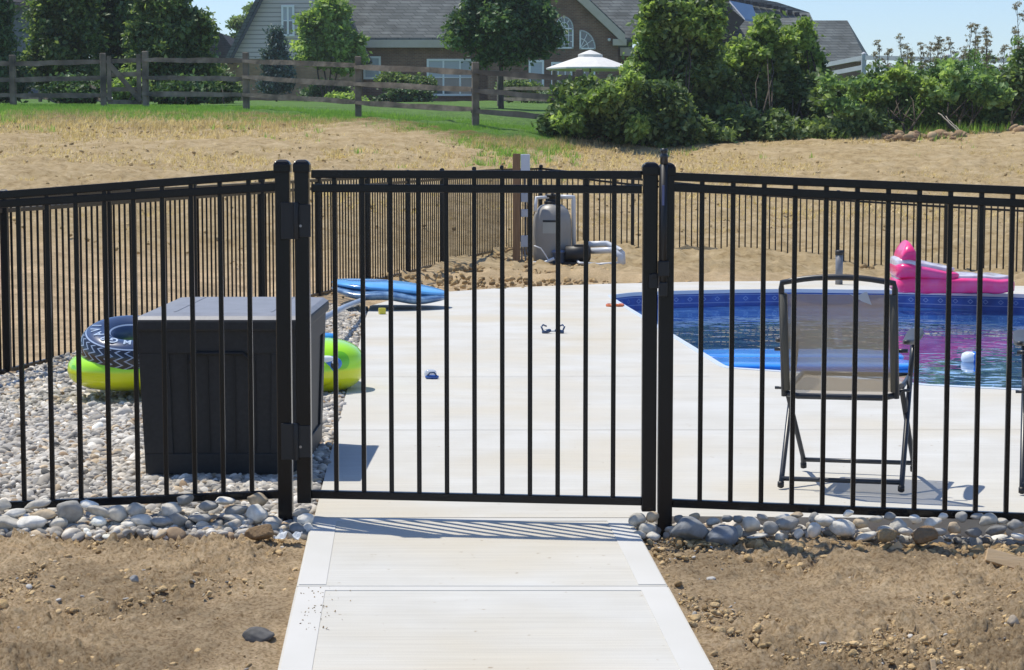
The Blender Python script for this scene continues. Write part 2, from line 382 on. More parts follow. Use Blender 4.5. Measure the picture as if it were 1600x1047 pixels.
base = N['Principled BSDF'].inputs['Base Color'].links[0].from_socket
mx = N.new('ShaderNodeMix'); mx.data_type = 'RGBA'; L.new(msk, mx.inputs[0]); L.new(base, mx.inputs[6]); mx.inputs[7].default_value = (.22, .34, .6, 1)
L.new(mx.outputs[2], N['Principled BSDF'].inputs['Base Color'])
floor_m = mat('pool floor liner', (.025, .12, .50), .5, c2=(.07, .24, .66), scale=16, detail=3, lo=.42, hi=.58)
pw = inset(POOLR, SG*.012)
n = len(pw); vs = [(x, y, zdeck(y)-.03) for x, y in pw]+[(x, y, ZW-1.15) for x, y in pw]
me = bpy.data.meshes.new('pool_wall'); me.from_pydata(vs, [], [(i, (i+1) % n, (i+1) % n+n, i+n) for i in range(n)]); uv = me.uv_layers.new(name='UVMap')
acc = [0]
for i in range(n): acc.append(acc[-1]+math.dist(pw[i], pw[(i+1) % n]))
for p in me.polygons:
    i = p.index
    for li in p.loop_indices:
        vi = me.loops[li].vertex_index; u = acc[i] if vi % n == i else acc[i+1]; uv.data[li].uv = (u, 0.0 if vi < n else 1.6)
me.materials.append(liner); o = bpy.data.objects.new('pool_wall', me); COL.objects.link(o); tag(o, kind='structure')
mb = MB(); tri = tessellate_polygon([[Vector((x, y, 0)) for x, y in pw]])
mb.add([(x, y, ZW-1.14) for x, y in pw], [tuple(t) for t in tri]); tag(mb.build('pool_floor', floor_m), kind='structure')
# aluminium coping lip
cop = mat('coping', (.62, .68, .74), .35)
a_ = inset(POOLR, -SG*.012); b_ = inset(POOLR, SG*.03); mb = MB(); m_ = len(a_)
vs = []
for (x, y), (x2, y2) in zip(a_, b_): z = zdeck(y); vs += [(x, y, z+.004), (x2, y2, z+.006), (x2, y2, z-.032), (x, y, z-.034)]
mb.add(vs, [(i*4+j, ((i+1) % m_)*4+j, ((i+1) % m_)*4+(j+1) % 4, i*4+(j+1) % 4) for i in range(m_) for j in range(4)])
tag(mb.build('pool_coping', cop), kind='structure')
# water
wm = bpy.data.materials.new('pool water'); N, L = nodes(wm); N.remove(N['Principled BSDF']); out = N['Material Output']
tc = N.new('ShaderNodeTexCoord'); mp = N.new('ShaderNodeMapping'); mp.inputs['Scale'].default_value = (1, 1.0, 1); L.new(tc.outputs['Object'], mp.inputs[0])
n1 = N.new('ShaderNodeTexNoise'); n1.inputs['Scale'].default_value = 3.2; n1.inputs['Detail'].default_value = 2.5; L.new(mp.outputs[0], n1.inputs[0])
bp = N.new('ShaderNodeBump'); bp.inputs['Strength'].default_value = 1; bp.inputs['Distance'].default_value = .007; L.new(n1.outputs[0], bp.inputs['Height'])
gl = N.new('ShaderNodeBsdfGlossy'); gl.inputs['Roughness'].default_value = .01; gl.inputs['Color'].default_value = (.9, .95, 1, 1); L.new(bp.outputs[0], gl.inputs['Normal'])
tr = N.new('ShaderNodeBsdfRefraction'); tr.inputs['Color'].default_value = (.75, .9, 1, 1); tr.inputs['IOR'].default_value = 1.33; tr.inputs['Roughness'].default_value = .02; L.new(bp.outputs[0], tr.inputs['Normal'])
tt = N.new('ShaderNodeBsdfTransparent'); tt.inputs['Color'].default_value = (.72, .86, 1, 1)
fr = N.new('ShaderNodeFresnel'); fr.inputs['IOR'].default_value = 1.21; L.new(bp.outputs[0], fr.inputs['Normal'])
df = N.new('ShaderNodeBsdfDiffuse'); vo = N.new('ShaderNodeTexNoise'); vo.inputs['Scale'].default_value = 5; vo.inputs['Detail'].default_value = 5; L.new(tc.outputs['Object'], vo.inputs[0])
rmp = N.new('ShaderNodeValToRGB'); L.new(vo.outputs[0], rmp.inputs[0]); rmp.color_ramp.elements[0].position = .38; rmp.color_ramp.elements[1].position = .64; rmp.color_ramp.elements[0].color = (.02, .10, .32, 1); rmp.color_ramp.elements[1].color = (.09, .26, .56, 1); L.new(rmp.outputs[0], df.inputs[0])
mb_ = N.new('ShaderNodeMixShader'); mb_.inputs[0].default_value = .8; L.new(tt.outputs[0], mb_.inputs[1]); L.new(df.outputs[0], mb_.inputs[2])
fm = N.new('ShaderNodeMath'); fm.operation = 'MULTIPLY'; fm.inputs[1].default_value = .76; L.new(fr.outputs[0], fm.inputs[0])
ms = N.new('ShaderNodeMixShader'); L.new(fm.outputs[0], ms.inputs[0]); L.new(mb_.outputs[0], ms.inputs[1]); L.new(gl.outputs[0], ms.inputs[2]); L.new(ms.outputs[0], out.inputs[0])
mb = MB(); mb.add([(x, y, ZW) for x, y in inset(POOLR, SG*.006)], [tuple(t) for t in tri]); tag(mb.build('pool_water', wm), kind='structure')

# path: two slabs with a real joint, trowelled margins
for (y0, y1) in ((.8, 6.262), (6.27, 7.232)):
    mb = MB(); slab(mb, [(pc(y0)-hw_(y0), y0), (pc(y0)+hw_(y0), y0), (pc(y1)+hw_(y1), y1), (pc(y1)-hw_(y1), y1)], zpath, .12)
    o = mb.build('path', CONC, bevel=.008); tag(o, kind='structure')
    zz = lambda Y: zpath(Y)+.002
    m = .085; mb = MB(); ya = y0+.01; yb = y1-.01; yi = yb-.045
    for s in (-1, 1):
        slab(mb, [(pc(ya)+s*(hw_(ya)-.008), ya), (pc(ya)+s*(hw_(ya)-.008-m), ya), (pc(yb)+s*(hw_(yb)-.008-m), yb), (pc(yb)+s*(hw_(yb)-.008), yb)], zz, .01)
    slab(mb, [(pc(yi)-hw_(yi)+.008+m, yi), (pc(yi)+hw_(yi)-.008-m, yi), (pc(yb)+hw_(yb)-.008-m, yb), (pc(yb)-hw_(yb)+.008+m, yb)], zz, .01)
    tag(mb.build('path_margin', CONC_EDGE), kind='structure')
# shallow control joints across the deck (narrow dark gaps in the pour)
jm = mat('joint', (.34, .32, .28), .95)
mb = MB()
for Y, xa, xb in ((9.75, LEDGE(9.75)+.01, 5.5), (12.35, LEDGE(12.35)+.01, 1.2), (15.2, LEDGE(15.2)+.01, .95)):
    mb.add([(xa, Y, zdeck(Y)+.003), (xb, Y+.03, zdeck(Y)+.003), (xb, Y+.037, zdeck(Y)+.003), (xa, Y+.007, zdeck(Y)+.003)], [(0, 1, 2, 3)])
tag(mb.build('deck_joint', jm), kind='structure')

# ------------------------------------------------------------------ black aluminium fences
BLK = mat('black powder coat', (.004, .0045, .006), .25, spec=.3, c2=(.006, .007, .009), scale=5, bump=.03, bscale=300, bdist=.001)
BLK2 = mat('black matt plastic', (.008, .009, .011), .5)
def post_parts(root, p, zt, w=.051, cap=True, rz=0):
    mb = MB(); mb.box((p.x, p.y, (p.z+zt)/2), (w, w, zt-p.z), rz); o = mb.build('post', BLK, root, bevel=.004)
    if cap:
        mb = MB(); cw = w*1.16/2
        prof = [(cw, zt-.028), (cw, zt+.0), (cw*.8, zt+.011), (cw*.45, zt+.017)]
        vs = []; c, s = math.cos(rz), math.sin(rz)
        for r, z in prof:
            for a, b in ((-1, -1), (1, -1), (1, 1), (-1, 1)): vs.append((p.x+r*(a*c-b*s), p.y+r*(a*s+b*c), z))
        fs = [(i*4+k, i*4+(k+1) % 4, (i+1)*4+(k+1) % 4, (i+1)*4+k) for i in range(3) for k in range(4)]+[(3, 2, 1, 0), (12, 13, 14, 15)]
        mb.add(vs, fs); mb.build('post_cap', BLK, o, bevel=.003)
    return o
def rail(root, a, b, name='rail', w=.025, h=.029, bev=.003):
    mb = MB(); mb.bar(a, b, w, h); return mb.build(name, BLK, root, bevel=bev)
def picket(root, x, y, z0, z1, w=.0165, bev=.002, mb=None):
    own = mb is None; mb = mb or MB(); mb.box((x, y, (z0+z1)/2), (w, w, z1-z0))
    if own: return mb.build('picket', BLK, root, bevel=bev)

# gate posts / near panels, measured from the photograph
Y1, Y2 = 7.27, 7.12
YL = lambda px: Y1+(447-px)/447*.21
# left near panel
A = P(447, 823, Y1)
lf = thing('metal_fence', 'black metal fence panel to the left of the gate, in front of the deck box', 'fence', (A.x, A.y, A.z))
post_parts(lf, A, P(447, 257, Y1).z)
def prow(yA, yB, px, x0, x1): return yA+(yB-yA)*(px-x0)/(x1-x0)
for ya, yb in ((272, 305), (292, 319), (772, 790)):   # y at px 447 and px 0
    yy = lambda px: prow(ya, yb, px, 437, 0)
    rail(lf, P(437, yy(437), YL(437)), P(-130, yy(-130), YL(-130)))
for i in range(12):
    px = 394-44.35*i-(.1*i)
    if px < -100: break
    b = P(px, prow(772, 790, px, 437, 0), YL(px)); t = P(px, prow(272, 305, px, 437, 0), YL(px)); picket(lf, b.x, b.y, b.z, t.z)
pl = P(-138, 850, YL(-138)); post_parts(lf, pl, P(-138, 300, YL(-138)).z)
# right near panel
B = P(1039, 837, Y2)
rf = thing('metal_fence', 'black metal fence panel to the right of the gate, in front of the pool chair', 'fence', (B.x, B.y, B.z))
B2 = P(1044, 837, Y2)
post_parts(rf, P(1038, 837, Y2), P(1043, 262, Y2).z)
YR = lambda px: Y2-.0
for ya, yb in ((276, 298), (293, 318), (786, 808)):
    yy = lambda px: prow(ya, yb, px, 1052, 1600)
    rail(rf, P(1050, yy(1050), Y2), P(1730, yy(1730), Y2))
for i in range(13):
    px = 1093+47.85*i
    b = P(px, prow(786, 808, px, 1052, 1600), Y2); t = P(px, prow(276, 298, px, 1052, 1600), Y2); picket(rf, b.x, b.y, b.z, t.z)
pr = P(1745, 870, Y2); post_parts(rf, pr, P(1745, 290, Y2).z)
# tall pool latch on the right gate post
lt = thing('gate_latch', 'tall black magnetic pool latch with a pull knob on the right gate post', 'latch', tuple(P(1037, 440, Y2-.045)))
x, y = P(1037, 340, Y2-.043).x, Y2-.043
mb = MB(); mb.tube([(x, y, P(0, 462, y).z), (x, y, P(0, 256, y).z)], .0125, 14); mb.build('rod', BLK2, lt)
zt = P(0, 233, y).z; mb = MB(); mb.lathe((x, y, zt), [(.0135, -.052), (.0135, -.03), (.0145, -.028), (.0145, -.022), (.010, -.018), (.010, -.012), (.013, -.009), (.013, -.001), (.010, .002)], 18); mb.build('knob', mat('knob grey', (.03, .032, .036), .3), lt)
mb = MB(); mb.box((x, y, P(0, 420, y).z), (.038, .03, .055)); mb.box((x+.0, y, P(0, 452, y).z), (.028, .028, .05)); mb.build('latch_body', BLK2, lt, bevel=.004)
mb = MB(); mb.box((x-.003, y-.0133, P(0, 305, y).z), (.008, .002, .07)); mb.build('label', mat('latch sticker', (.10, .12, .25), .4), lt)
mb = MB(); mb.box((x-.032, y+.03, P(0, 440, y).z), (.034, .03, .05)); mb.box((x-.028, y+.03, P(0, 432, y).z), (.02, .035, .02)); mb.build('striker', BLK2, lt, bevel=.003)
# gate
G0, G1 = P(476.5, 785, Y1-.01), P(1013, 798, Y2+.01)
gt = thing('pool_gate', 'closed black metal gate across the concrete path', 'gate', tuple(G0))
YG = lambda px: Y1-.01+(px-476)/537*(Y2-Y1+.02)
def upright(px0, px1, yt, yb):
    a = P(px1, yb, YG(px1)); t = P(px0, yt, YG(px0)); post_parts(gt, a, t.z)
upright(476.5, 476.5, 257, 785); upright(1016, 1013, 261, 798)
for ya, yb in ((272, 273.5), (294, 296), (772, 783)):
    yy = lambda px: prow(ya, yb, px, 490, 1002)
    rail(gt, P(487, yy(487), YG(487)), P(1003, yy(1003), YG(1003)))
for i in range(11):
    px = 526+43.15*i
    b = P(px, prow(772, 783, px, 490, 1002), YG(px)); t = P(px, prow(272, 273.5, px, 490, 1002), YG(px)); picket(gt, b.x, b.y, b.z, t.z)
for yc in (345, 690):
    c = P(462, yc, Y1-.035); mb = MB()
    mb.box((c.x-.024, c.y, c.z), (.055, .012, .13)); mb.box((c.x+.030, c.y+.001, c.z), (.046, .012, .115)); mb.tube([(c.x+.003, c.y-.006, c.z-.065), (c.x+.003, c.y-.006, c.z+.065)], .010, 12)
    h = mb.build('hinge', BLK2, gt, bevel=.002)
    mb = MB(); mb.tube([(c.x+.018, c.y-.007, c.z-.018), (c.x+.018, c.y-.0105, c.z-.018)], .005, 10); mb.build('screw', mat('zinc screw', (.3, .3, .32), .35, 1), h)

# far fence (side run, from near left to the far corner; then the back run)
def far_fence(root, posts, npk=16, w=.019, limit=100):
    made = 0; rest = MB()
    for p, zt in posts: post_parts(root, p-Vector((0, 0, .12)), zt, cap=True)
    segs = list(zip(posts[:-1], posts[1:]))
    for (p, zp), (q, zq) in segs:
        d = (q-p); d.z = 0; d.normalize()
        for dz, top in ((-.045, 1), (-.125, 1), (None, 0)):
            if top: a = Vector((p.x, p.y, zp+dz)); b = Vector((q.x, q.y, zq+dz))
            else: a = Vector((p.x, p.y, p.z+.05)); b = Vector((q.x, q.y, q.z+.05))
            rail(root, a+d*.026, b-d*.026, bev=0)
        for k in range(1, npk+1):
            t = k/(npk+1); x = p.x+(q.x-p.x)*t; y = p.y+(q.y-p.y)*t; z0 = p.z+(q.z-p.z)*t+.05; z1 = zp+(zq-zp)*t-.045
            if made < limit: picket(root, x, y, z0, z1, w=w, bev=0); made += 1
            else: picket(root, x, y, z0, z1, w=w, mb=rest)
    if rest.v: tag(rest.build('picket', BLK, root), kind='stuff')
side = []
for i, px in zip(range(-1, 10), (-26, 12, 173, 305, 411, 499, 575, 638, 691, 741, 784)):
    h = 1/(.00341+.000430*i); Yp = F*1.27/h
    if i == -1: px = CX+h*(-2.687-.286)
    b = P(px, 222+1.256*h, Yp); t = P(px, 222+.256*h+3, Yp); side.append((b, t.z))
h = 131; Yc = F*1.27/h; cb = P(845, 388, Yc); side.append((cb, P(845, 259, Yc).z))
sf = thing('metal_fence', 'long black picket fence running away behind the gravel bed on the left', 'fence', tuple(side[0][0]))
far_fence(sf, side, w=.0145)
back = [side[-1]]
for px, yt, yb in ((988, 275, 407), (1145, 289, 422), (1308, 299, 436), (1476, 309, 449), (1650, 318, 463), (1836, 328, 479)):
    Yp = F*1.27/(yb-yt+3); back.append((P(px, yb, Yp), P(px, yt, Yp).z))
bf = thing('metal_fence', 'black picket fence across the back of the pool yard, behind the pink lounger', 'fence', tuple(back[1][0]))
def _bf():
    far_fence(bf, back[:1]+back[1:])
    # the shared corner post belongs to the side run
    for o in list(bf.children):
        if o.name.startswith('post') and (Vector(o.location)).length < 1e-6 and len(o.data.vertices):
            c = sum((Vector(v.co) for v in o.data.vertices), Vector())/len(o.data.vertices)+bf.location
            if abs(c.x-cb.x) < .02 and abs(c.y-cb.y) < .02:
                for k in list(o.children): bpy.data.objects.remove(k)
                bpy.data.objects.remove(o)
_bf()

# ------------------------------------------------------------------ stones
def ico(sub):
    import bmesh
    bm = bmesh.new(); bmesh.ops.create_icosphere(bm, subdivisions=sub, radius=1); V = np.array([v.co[:] for v in bm.verts]); Fc = np.array([[v.index for v in f.verts] for f in bm.faces]); bm.free(); return V, Fc
ICO = {s: ico(s) for s in (1, 2, 3, 4)}
def rotmats(n, flat=.5):
    a = rng.random(n)*6.283; b = (rng.random(n)-.5)*flat*3.1; c = (rng.random(n)-.5)*flat*3.1
    ca, sa, cb, sb, cc, s2 = np.cos(a), np.sin(a), np.cos(b), np.sin(b), np.cos(c), np.sin(c)
    Rz = np.zeros((n, 3, 3)); Rz[:, 0, 0] = ca; Rz[:, 0, 1] = -sa; Rz[:, 1, 0] = sa; Rz[:, 1, 1] = ca; Rz[:, 2, 2] = 1
    Rx = np.zeros((n, 3, 3)); Rx[:, 0, 0] = 1; Rx[:, 1, 1] = cb; Rx[:, 1, 2] = -sb; Rx[:, 2, 1] = sb; Rx[:, 2, 2] = cb
    Ry = np.zeros((n, 3, 3)); Ry[:, 1, 1] = 1; Ry[:, 0, 0] = cc; Ry[:, 0, 2] = s2; Ry[:, 2, 0] = -s2; Ry[:, 2, 2] = cc
    return Rx @ Ry @ Rz
def lumps(pos, size, sub, cols, asp=(1, .72, .5), rough=.12, flat=.5):
    n = len(pos); V, Fc = ICO[sub]; m = len(V)
    S = size[:, None]*np.array(asp)[None]*(1+(rng.random((n, 3))-.5)*.5)
    # lumpy outline: a few random low-frequency bulges per stone
    out = np.repeat(V[None], n, 0)
    for _ in range(3):
        d = rng.normal(size=(n, 3)); d /= np.linalg.norm(d, axis=1)[:, None]
        k = np.einsum('vj,nj->nv', V, d); out = out*(1-rough*np.maximum(k, 0)[..., None]**2)
        if rough > .2: out = out*(1+(rough-.2)*np.sin(k*5+rng.random((n, 1))*6)[..., None]*.5)
    out = np.einsum('nvj,nkj->nvk', out*S[:, None, :], rotmats(n, flat))+pos[:, None, :]
    Fa = (Fc[None]+np.arange(n)[:, None, None]*m).reshape(-1, 3)
    return out.reshape(-1, 3), Fa, np.repeat(cols, m, 0)
def palette(n, cs, w, jit=.12):
    c = np.array(cs)[rng.choice(len(cs), n, p=np.array(w)/sum(w))]; return np.clip(c*(1+rng.normal(size=(n, 1))*jit), .01, .9)
STONE_M = mat('river stone', (.74, .73, .70), .8, spec=.2, c2=(1.14, 1.13, 1.10), scale=26, detail=10, bump=.5, bscale=70, bdist=.005, attr='Col')
GCOL = [(.56, .51, .44), (.40, .37, .325), (.24, .23, .215), (.50, .40, .28), (.66, .625, .565), (.36, .26, .17), (.46, .435, .40)]
GW = [5, 4, 2, 1.6, 3.2, .6, 3]
def gravel(name, poly, dens, size, sub, zoff, yr):
    xs = [p[0] for p in poly]; ys = [p[1] for p in poly]; A_ = (max(xs)-min(xs))*(max(ys)-min(ys)); n = int(A_*dens)
    X = rng.uniform(min(xs), max(xs), n); Y = rng.uniform(min(ys), max(ys), n); k = inside(X, Y, poly) & (CX+F*X/Y > -50) & (CX+F*X/Y < 1680)
    X, Y = X[k], Y[k]; n = len(X)
    Z = zterr(X, Y)+zoff+rng.random(n)*.018
    near = (Y > 7.3) & (X > LEDGE(Y)-.35); Z = np.where(near, np.minimum(Z, zdeck(Y)-.012), Z)
    s = size*np.exp(rng.normal(size=n)*.28)
    return lumps(np.stack([X, Y, Z], 1), s, sub, palette(n, GCOL, GW, .2))
xe = lambda Y: LEDGE(Y)-.012
polyA = [(xe(7.02), 7.02), (xe(10.4), 10.4), (-2.8, 10.4), (-4.5, 7.3), (-2.2, 7.1)]
polyB = [(xe(10.3), 10.3), (xe(19.2), 19.2), (-1.75, 19.6), (-2.45, 19.0), (-3.36, 13.9), (-3.9, 11.4), (-3.9, 10.3)]
parts = [gravel('a', polyA, 2900, .0215, 2, .006, 0), gravel('b', polyB, 1500, .026, 1, .008, 0)]
off = 0; VV, FF, CC = [], [], []
for v, f, c in parts: VV.append(v); FF.append(f+off); CC.append(c); off += len(v)
g = npmesh('gravel', np.concatenate(VV), np.concatenate(FF), STONE_M, col=np.concatenate(CC), smooth=True)
tag(g, 'pale rounded river gravel covering the bed between the side fence and the deck', 'gravel', kind='stuff')
# small gravel strip right of the gate, between deck edge and soil
pr_ = [(.43, 7.07), (.43, 7.24), (1.0, 7.21), (2.1, 7.12), (2.1, 7.02), (1.2, 7.05)]
v, f, c = gravel('c', pr_, 2200, .024, 2, .012, 0); v2, f2, c2_ = gravel('d', [(-2.1, 7.24), (-2.1, 7.36), (-.72, 7.3), (-.72, 7.12)], 1500, .024, 2, .008, 0)
g = npmesh('gravel', np.concatenate([v, v2]), np.concatenate([f, f2+len(v)]), STONE_M, col=np.concatenate([c, c2_]), smooth=True)
tag(g, 'small loose gravel filling the trench under the near fence panels', 'gravel', kind='stuff')

def stone(px, py, Y, w, h, name, label, group=None, colr=None, d=None, cat='stone', sub=3, rough=.16, tilt=None, m=None):
    p = P(px, py, Y); s = F/Y; V, Fc = ICO[sub]
    out = V.copy()
    for _ in range(9):
        dd = rng.normal(size=3); dd /= np.linalg.norm(dd); k = out @ dd; c_ = rng.uniform(.62, .9); out = out-np.clip(k-c_, 0, 1)[:, None]*dd*.85
    for fq, am in ((3, .05), (4, .045), (7, .022), (9, .018), (14, .010), (19, .007)):
        dd = rng.normal(size=3); dd /= np.linalg.norm(dd); k = V @ dd; out = out*(1+am*np.sin(k*fq+rng.random()*6)[:, None])
    S = np.array([w/2/s, (d or (w*.8))/2/s, h/2/s])*1.12; a = (rng.random()-.5)*.5 if tilt is None else tilt
    Ry = np.array([[math.cos(a), 0, math.sin(a)], [0, 1, 0], [-math.sin(a), 0, math.cos(a)]])
    out = (out*S) @ Ry.T
    me = bpy.data.meshes.new(name); me.from_pydata(out.tolist(), [], Fc.tolist()); me.polygons.foreach_set('use_smooth', [True]*len(Fc))
    col = np.array(colr) if colr is not None else palette(1, [(.56, .53, .47), (.36, .35, .33), (.64, .60, .53), (.24, .24, .235), (.74, .71, .65), (.50, .40, .28)], [3.5, 3, 3.5, 1.6, 3.5, .9])[0]
    a_ = me.color_attributes.new('Col', 'FLOAT_COLOR', 'POINT'); c4 = np.ones((len(V), 4), np.float32); c4[:, :3] = col; a_.data.foreach_set('color', c4.ravel())
    me.materials.append(m or STONE_M); o = bpy.data.objects.new(name, me); COL.objects.link(o); o.location = p
    return tag(o, label, cat, group)
gl_ = 'river stones stacked under the left fence panel'
ll = 'rounded grey river stone in the stacked row under the left fence panel'
left_st = [(12, 826, 44, 22), (52, 824, 62, 28), (-28, 818, 50, 40), (72, 810, 52, 22), (20, 806, 46, 22), (112, 806, 56, 38), (160, 806, 56, 22), (180, 810, 44, 30), (218, 803, 48, 22), (150, 822, 40, 18),
           (222, 819, 44, 18), (267, 800, 46, 30), (252, 820, 46, 16), (288, 788, 36, 20), (322, 796, 50, 18), (314, 816, 46, 16), (313, 827, 46, 12), (275, 818, 42, 26), (365, 801, 52, 20), (364, 818, 54, 16),
           (404, 786, 42, 20), (405, 809, 44, 30), (352, 788, 40, 14), (380, 822, 30, 14), (95, 822, 44, 20), (196, 825, 40, 16), (338, 829, 36, 12), (135, 796, 40, 18), (60, 797, 44, 18), (5, 795, 40, 20)]
ORD = 'first second third fourth fifth sixth seventh eighth ninth tenth eleventh twelfth thirteenth fourteenth fifteenth sixteenth seventeenth eighteenth nineteenth twentieth twenty-first twenty-second'.split()
def relabel(obs, cuts, side, rev):   # tone, shape, tier and count from the gate post single each stone out
    tiers = {0: [], 1: [], 2: []}
    for o, (px, py, w, h) in obs: tiers[0 if py < cuts[0] else 1 if py < cuts[1] else 2].append((px, o, w, h))
    for t, lst in tiers.items():
        lst.sort(key=lambda q: q[0], reverse=rev)
        for i, (px, o, w, h) in enumerate(lst):
            c = o.data.color_attributes['Col'].data[0].color; v = c[0]; tone = 'tan' if c[0]/c[2] > 1.5 else 'dark grey' if v < .27 else 'grey' if v < .42 else 'pale'
            o['label'] = f"{tone} {'flat' if w > 2.2*h else 'plump' if w < 1.5*h else 'oval'} stone, {ORD[i]} from the gate post in the {('upper', 'middle', 'lower')[t]} row, {side} fence panel"
stl = []
for px, py, w, h in left_st:
    o_ = stone(px+rng.uniform(-5, 5), py-6+rng.uniform(-3, 3), 7.215-(py-800)*.0018, w*rng.uniform(.62, .9), h*rng.uniform(.72, 1.0), 'river_stone', ll, gl_); stl.append((o_, (px, py, w, h)))
for px, py, w, h, ps in ((478, 812, 26, 18, 'touching the path edge'), (466, 826, 28, 16, 'lowest and widest one'), (482, 826, 20, 16, 'lowest, at the path edge'), (470, 800, 24, 14, 'topmost one'), (425, 822, 24, 14, 'on the left side of the post')):
    stone(px, py, 7.12-(py-800)*.002, w, h, 'river_stone', 'small pale stone by the left gate post, '+ps, 'small pale stones beside the left gate post')
rl = 'rounded pale river stone in the loose row under the right fence panel'
gr_ = 'river stones heaped under the right fence panel'
right_st = [(1175, 822, 34, 30), (1158, 838, 22, 26), (1205, 830, 28, 20), (1180, 842, 34, 10), (1215, 845, 22, 22), (1235, 822, 42, 26), (1250, 838, 22, 18), (1275, 830, 34, 30), (1292, 818, 40, 22), (1268, 812, 30, 20),
            (1320, 826, 44, 28), (1345, 818, 30, 24), (1350, 838, 40, 16), (1385, 832, 36, 22), (1400, 824, 30, 26), (1420, 830, 32, 18), (1430, 812, 32, 20), (1455, 818, 34, 18), (1462, 832, 36, 16), (1490, 826, 34, 20),
            (1500, 812, 32, 20), (1520, 832, 34, 20), (1545, 818, 34, 22), (1560, 834, 40, 18), (1590, 822, 34, 24), (1590, 842, 36, 16), (1620, 834, 36, 22), (1108, 818, 30, 16), (1135, 814, 26, 16), (1085, 812, 26, 14),
            (1065, 812, 24, 16), (1155, 814, 26, 14), (1195, 810, 26, 14), (1220, 808, 26, 14), (1245, 806, 24, 12), (1320, 808, 26, 14), (1365, 812, 28, 16), (1395, 812, 26, 14), (1475, 808, 26, 12), (1530, 812, 28, 14), (1570, 816, 26, 14)]
relabel(stl, (804, 817), 'left', True); stl = []
for px, py, w, h in right_st:
    o_ = stone(px+rng.uniform(-5, 5), py-3+rng.uniform(-3, 3), 7.09-(py-800)*.0028, w*rng.uniform(.55, .9), h*rng.uniform(.65, .95), 'river_stone', rl, gr_); stl.append((o_, (px, py, w, h)))
relabel(stl, (817, 829), 'right', False)
for px, py, w, h, ps in ((996, 812, 26, 20, 'upper one at the path edge'), (1012, 826, 26, 22, 'middle and largest one'), (1018, 808, 22, 16, 'topmost, next to the post'), (1000, 836, 22, 12, 'lowest at the path edge'), (1022, 838, 22, 14, 'lowest, at the foot of the post')):
    stone(px, py, 7.10-(py-800)*.003, w, h, 'river_stone', 'small pale stone by the right gate post, '+ps, 'small pale stones beside the right gate post')
stone(1078, 827, 6.95, 56, 34, 'boulder', 'large smooth grey stone just right of the right gate post', colr=(.27, .28, .29), sub=4)
stone(1128, 838, 6.93, 48, 36, 'boulder', 'large bluish grey stone, second right of the right gate post', colr=(.24, .26, .29), sub=4)
WETM = mat('wet dark stone', (.9, .9, .9), .25, spec=.6, attr='Col', c2=(1.1, 1.1, 1.1), scale=20)
stone(404, 993, D(404, 1000, .0406, ZC-1.308-.0406*7.24-.03).y, 48, 24, 'rock', 'dark grey rock half buried in the soil left of the path', colr=(.13, .125, .12), cat='rock', sub=4)
stone(210, 905, 6.1, 14, 11, 'rock', 'small round grey rock alone on the soil at left', colr=(.3, .3, .3), cat='rock')
CLOD = mat('damp clod', (.9, .9, .9), .95, spec=.1, attr='Col', c2=(1.15, 1.1, 1.0), scale=60, bump=.9, bscale=90, bdist=.01)
stone(408, 832, 6.92, 48, 20, 'clod', 'dark clod of soil beside the left gate post', colr=(.20, .14, .085), cat='clod', sub=4, rough=.3, m=CLOD)
stone(1443, 838, 6.86, 44, 26, 'clod', 'brown clod of soil against the stones under the right fence', colr=(.24, .165, .10), cat='clod', sub=4, rough=.3, m=CLOD)
stone(1385, 836, 6.86, 34, 20, 'clod', 'ochre clod of soil among the pale stones at right', colr=(.36, .26, .15), cat='clod', sub=4, rough=.3, m=CLOD)
# loose clods and pebbles over the soil
def scatter_soil(n, cs, w, smin, smax, sub, rough, asp, name, label, cat, bias=1.):
    Y = rng.uniform(4.9, 7.02, n*2); X = rng.uniform(-1.85, 1.85, n*2); k = (np.abs(X-pc(Y)) > hw_(Y)+.02) & (rng.random(n*2) < np.where(X > 0, 1, bias))
    X, Y = X[k][:n], Y[k][:n]; kk = fbm(X+11, Y+3, 1.7, 4, .6)+.5*rng.random(len(X)) > .18; X, Y = X[kk], Y[kk]; n = len(X); s = smin*(smax/smin)**(rng.random(n)**2.6)
    Z = zterr(X, Y)+fbm(X, Y, 3, 3)*.018+s*.15
    v, f, c = lumps(np.stack([X, Y, Z], 1), s, sub, palette(n, cs, w), asp=asp, rough=rough)
    tag(npmesh(name, v, f, CLOD if 'clod' in name else STONE_M, col=c, smooth=True), label, cat, kind='stuff')
scatter_soil(9500, [(.54, .40, .225), (.46, .335, .18), (.32, .225, .12)], [4, 3, 1.2], .0022, .020, 2, .34, (1, .85, .6), 'soil_clods', 'crumbly brown clods scattered over the bare soil both sides of the path', 'soil', .75)
scatter_soil(1100, [(.5, .47, .42), (.42, .34, .24), (.3, .29, .28), (.6, .58, .54)], [3, 3, 2, 2], .0028, .014, 2, .2, (1, .75, .4), 'pebbles', 'little pale pebbles strewn on the bare soil', 'pebbles', .6)
scatter_soil(15000, [(.54, .40, .225), (.32, .22, .115), (.64, .5, .3)], [4, 3, 1.5], .0015, .0075, 1, .34, (1, .85, .7), 'fine_soil_clods', 'fine crumbs of dry soil over the bare ground both sides of the path', 'soil', .6)
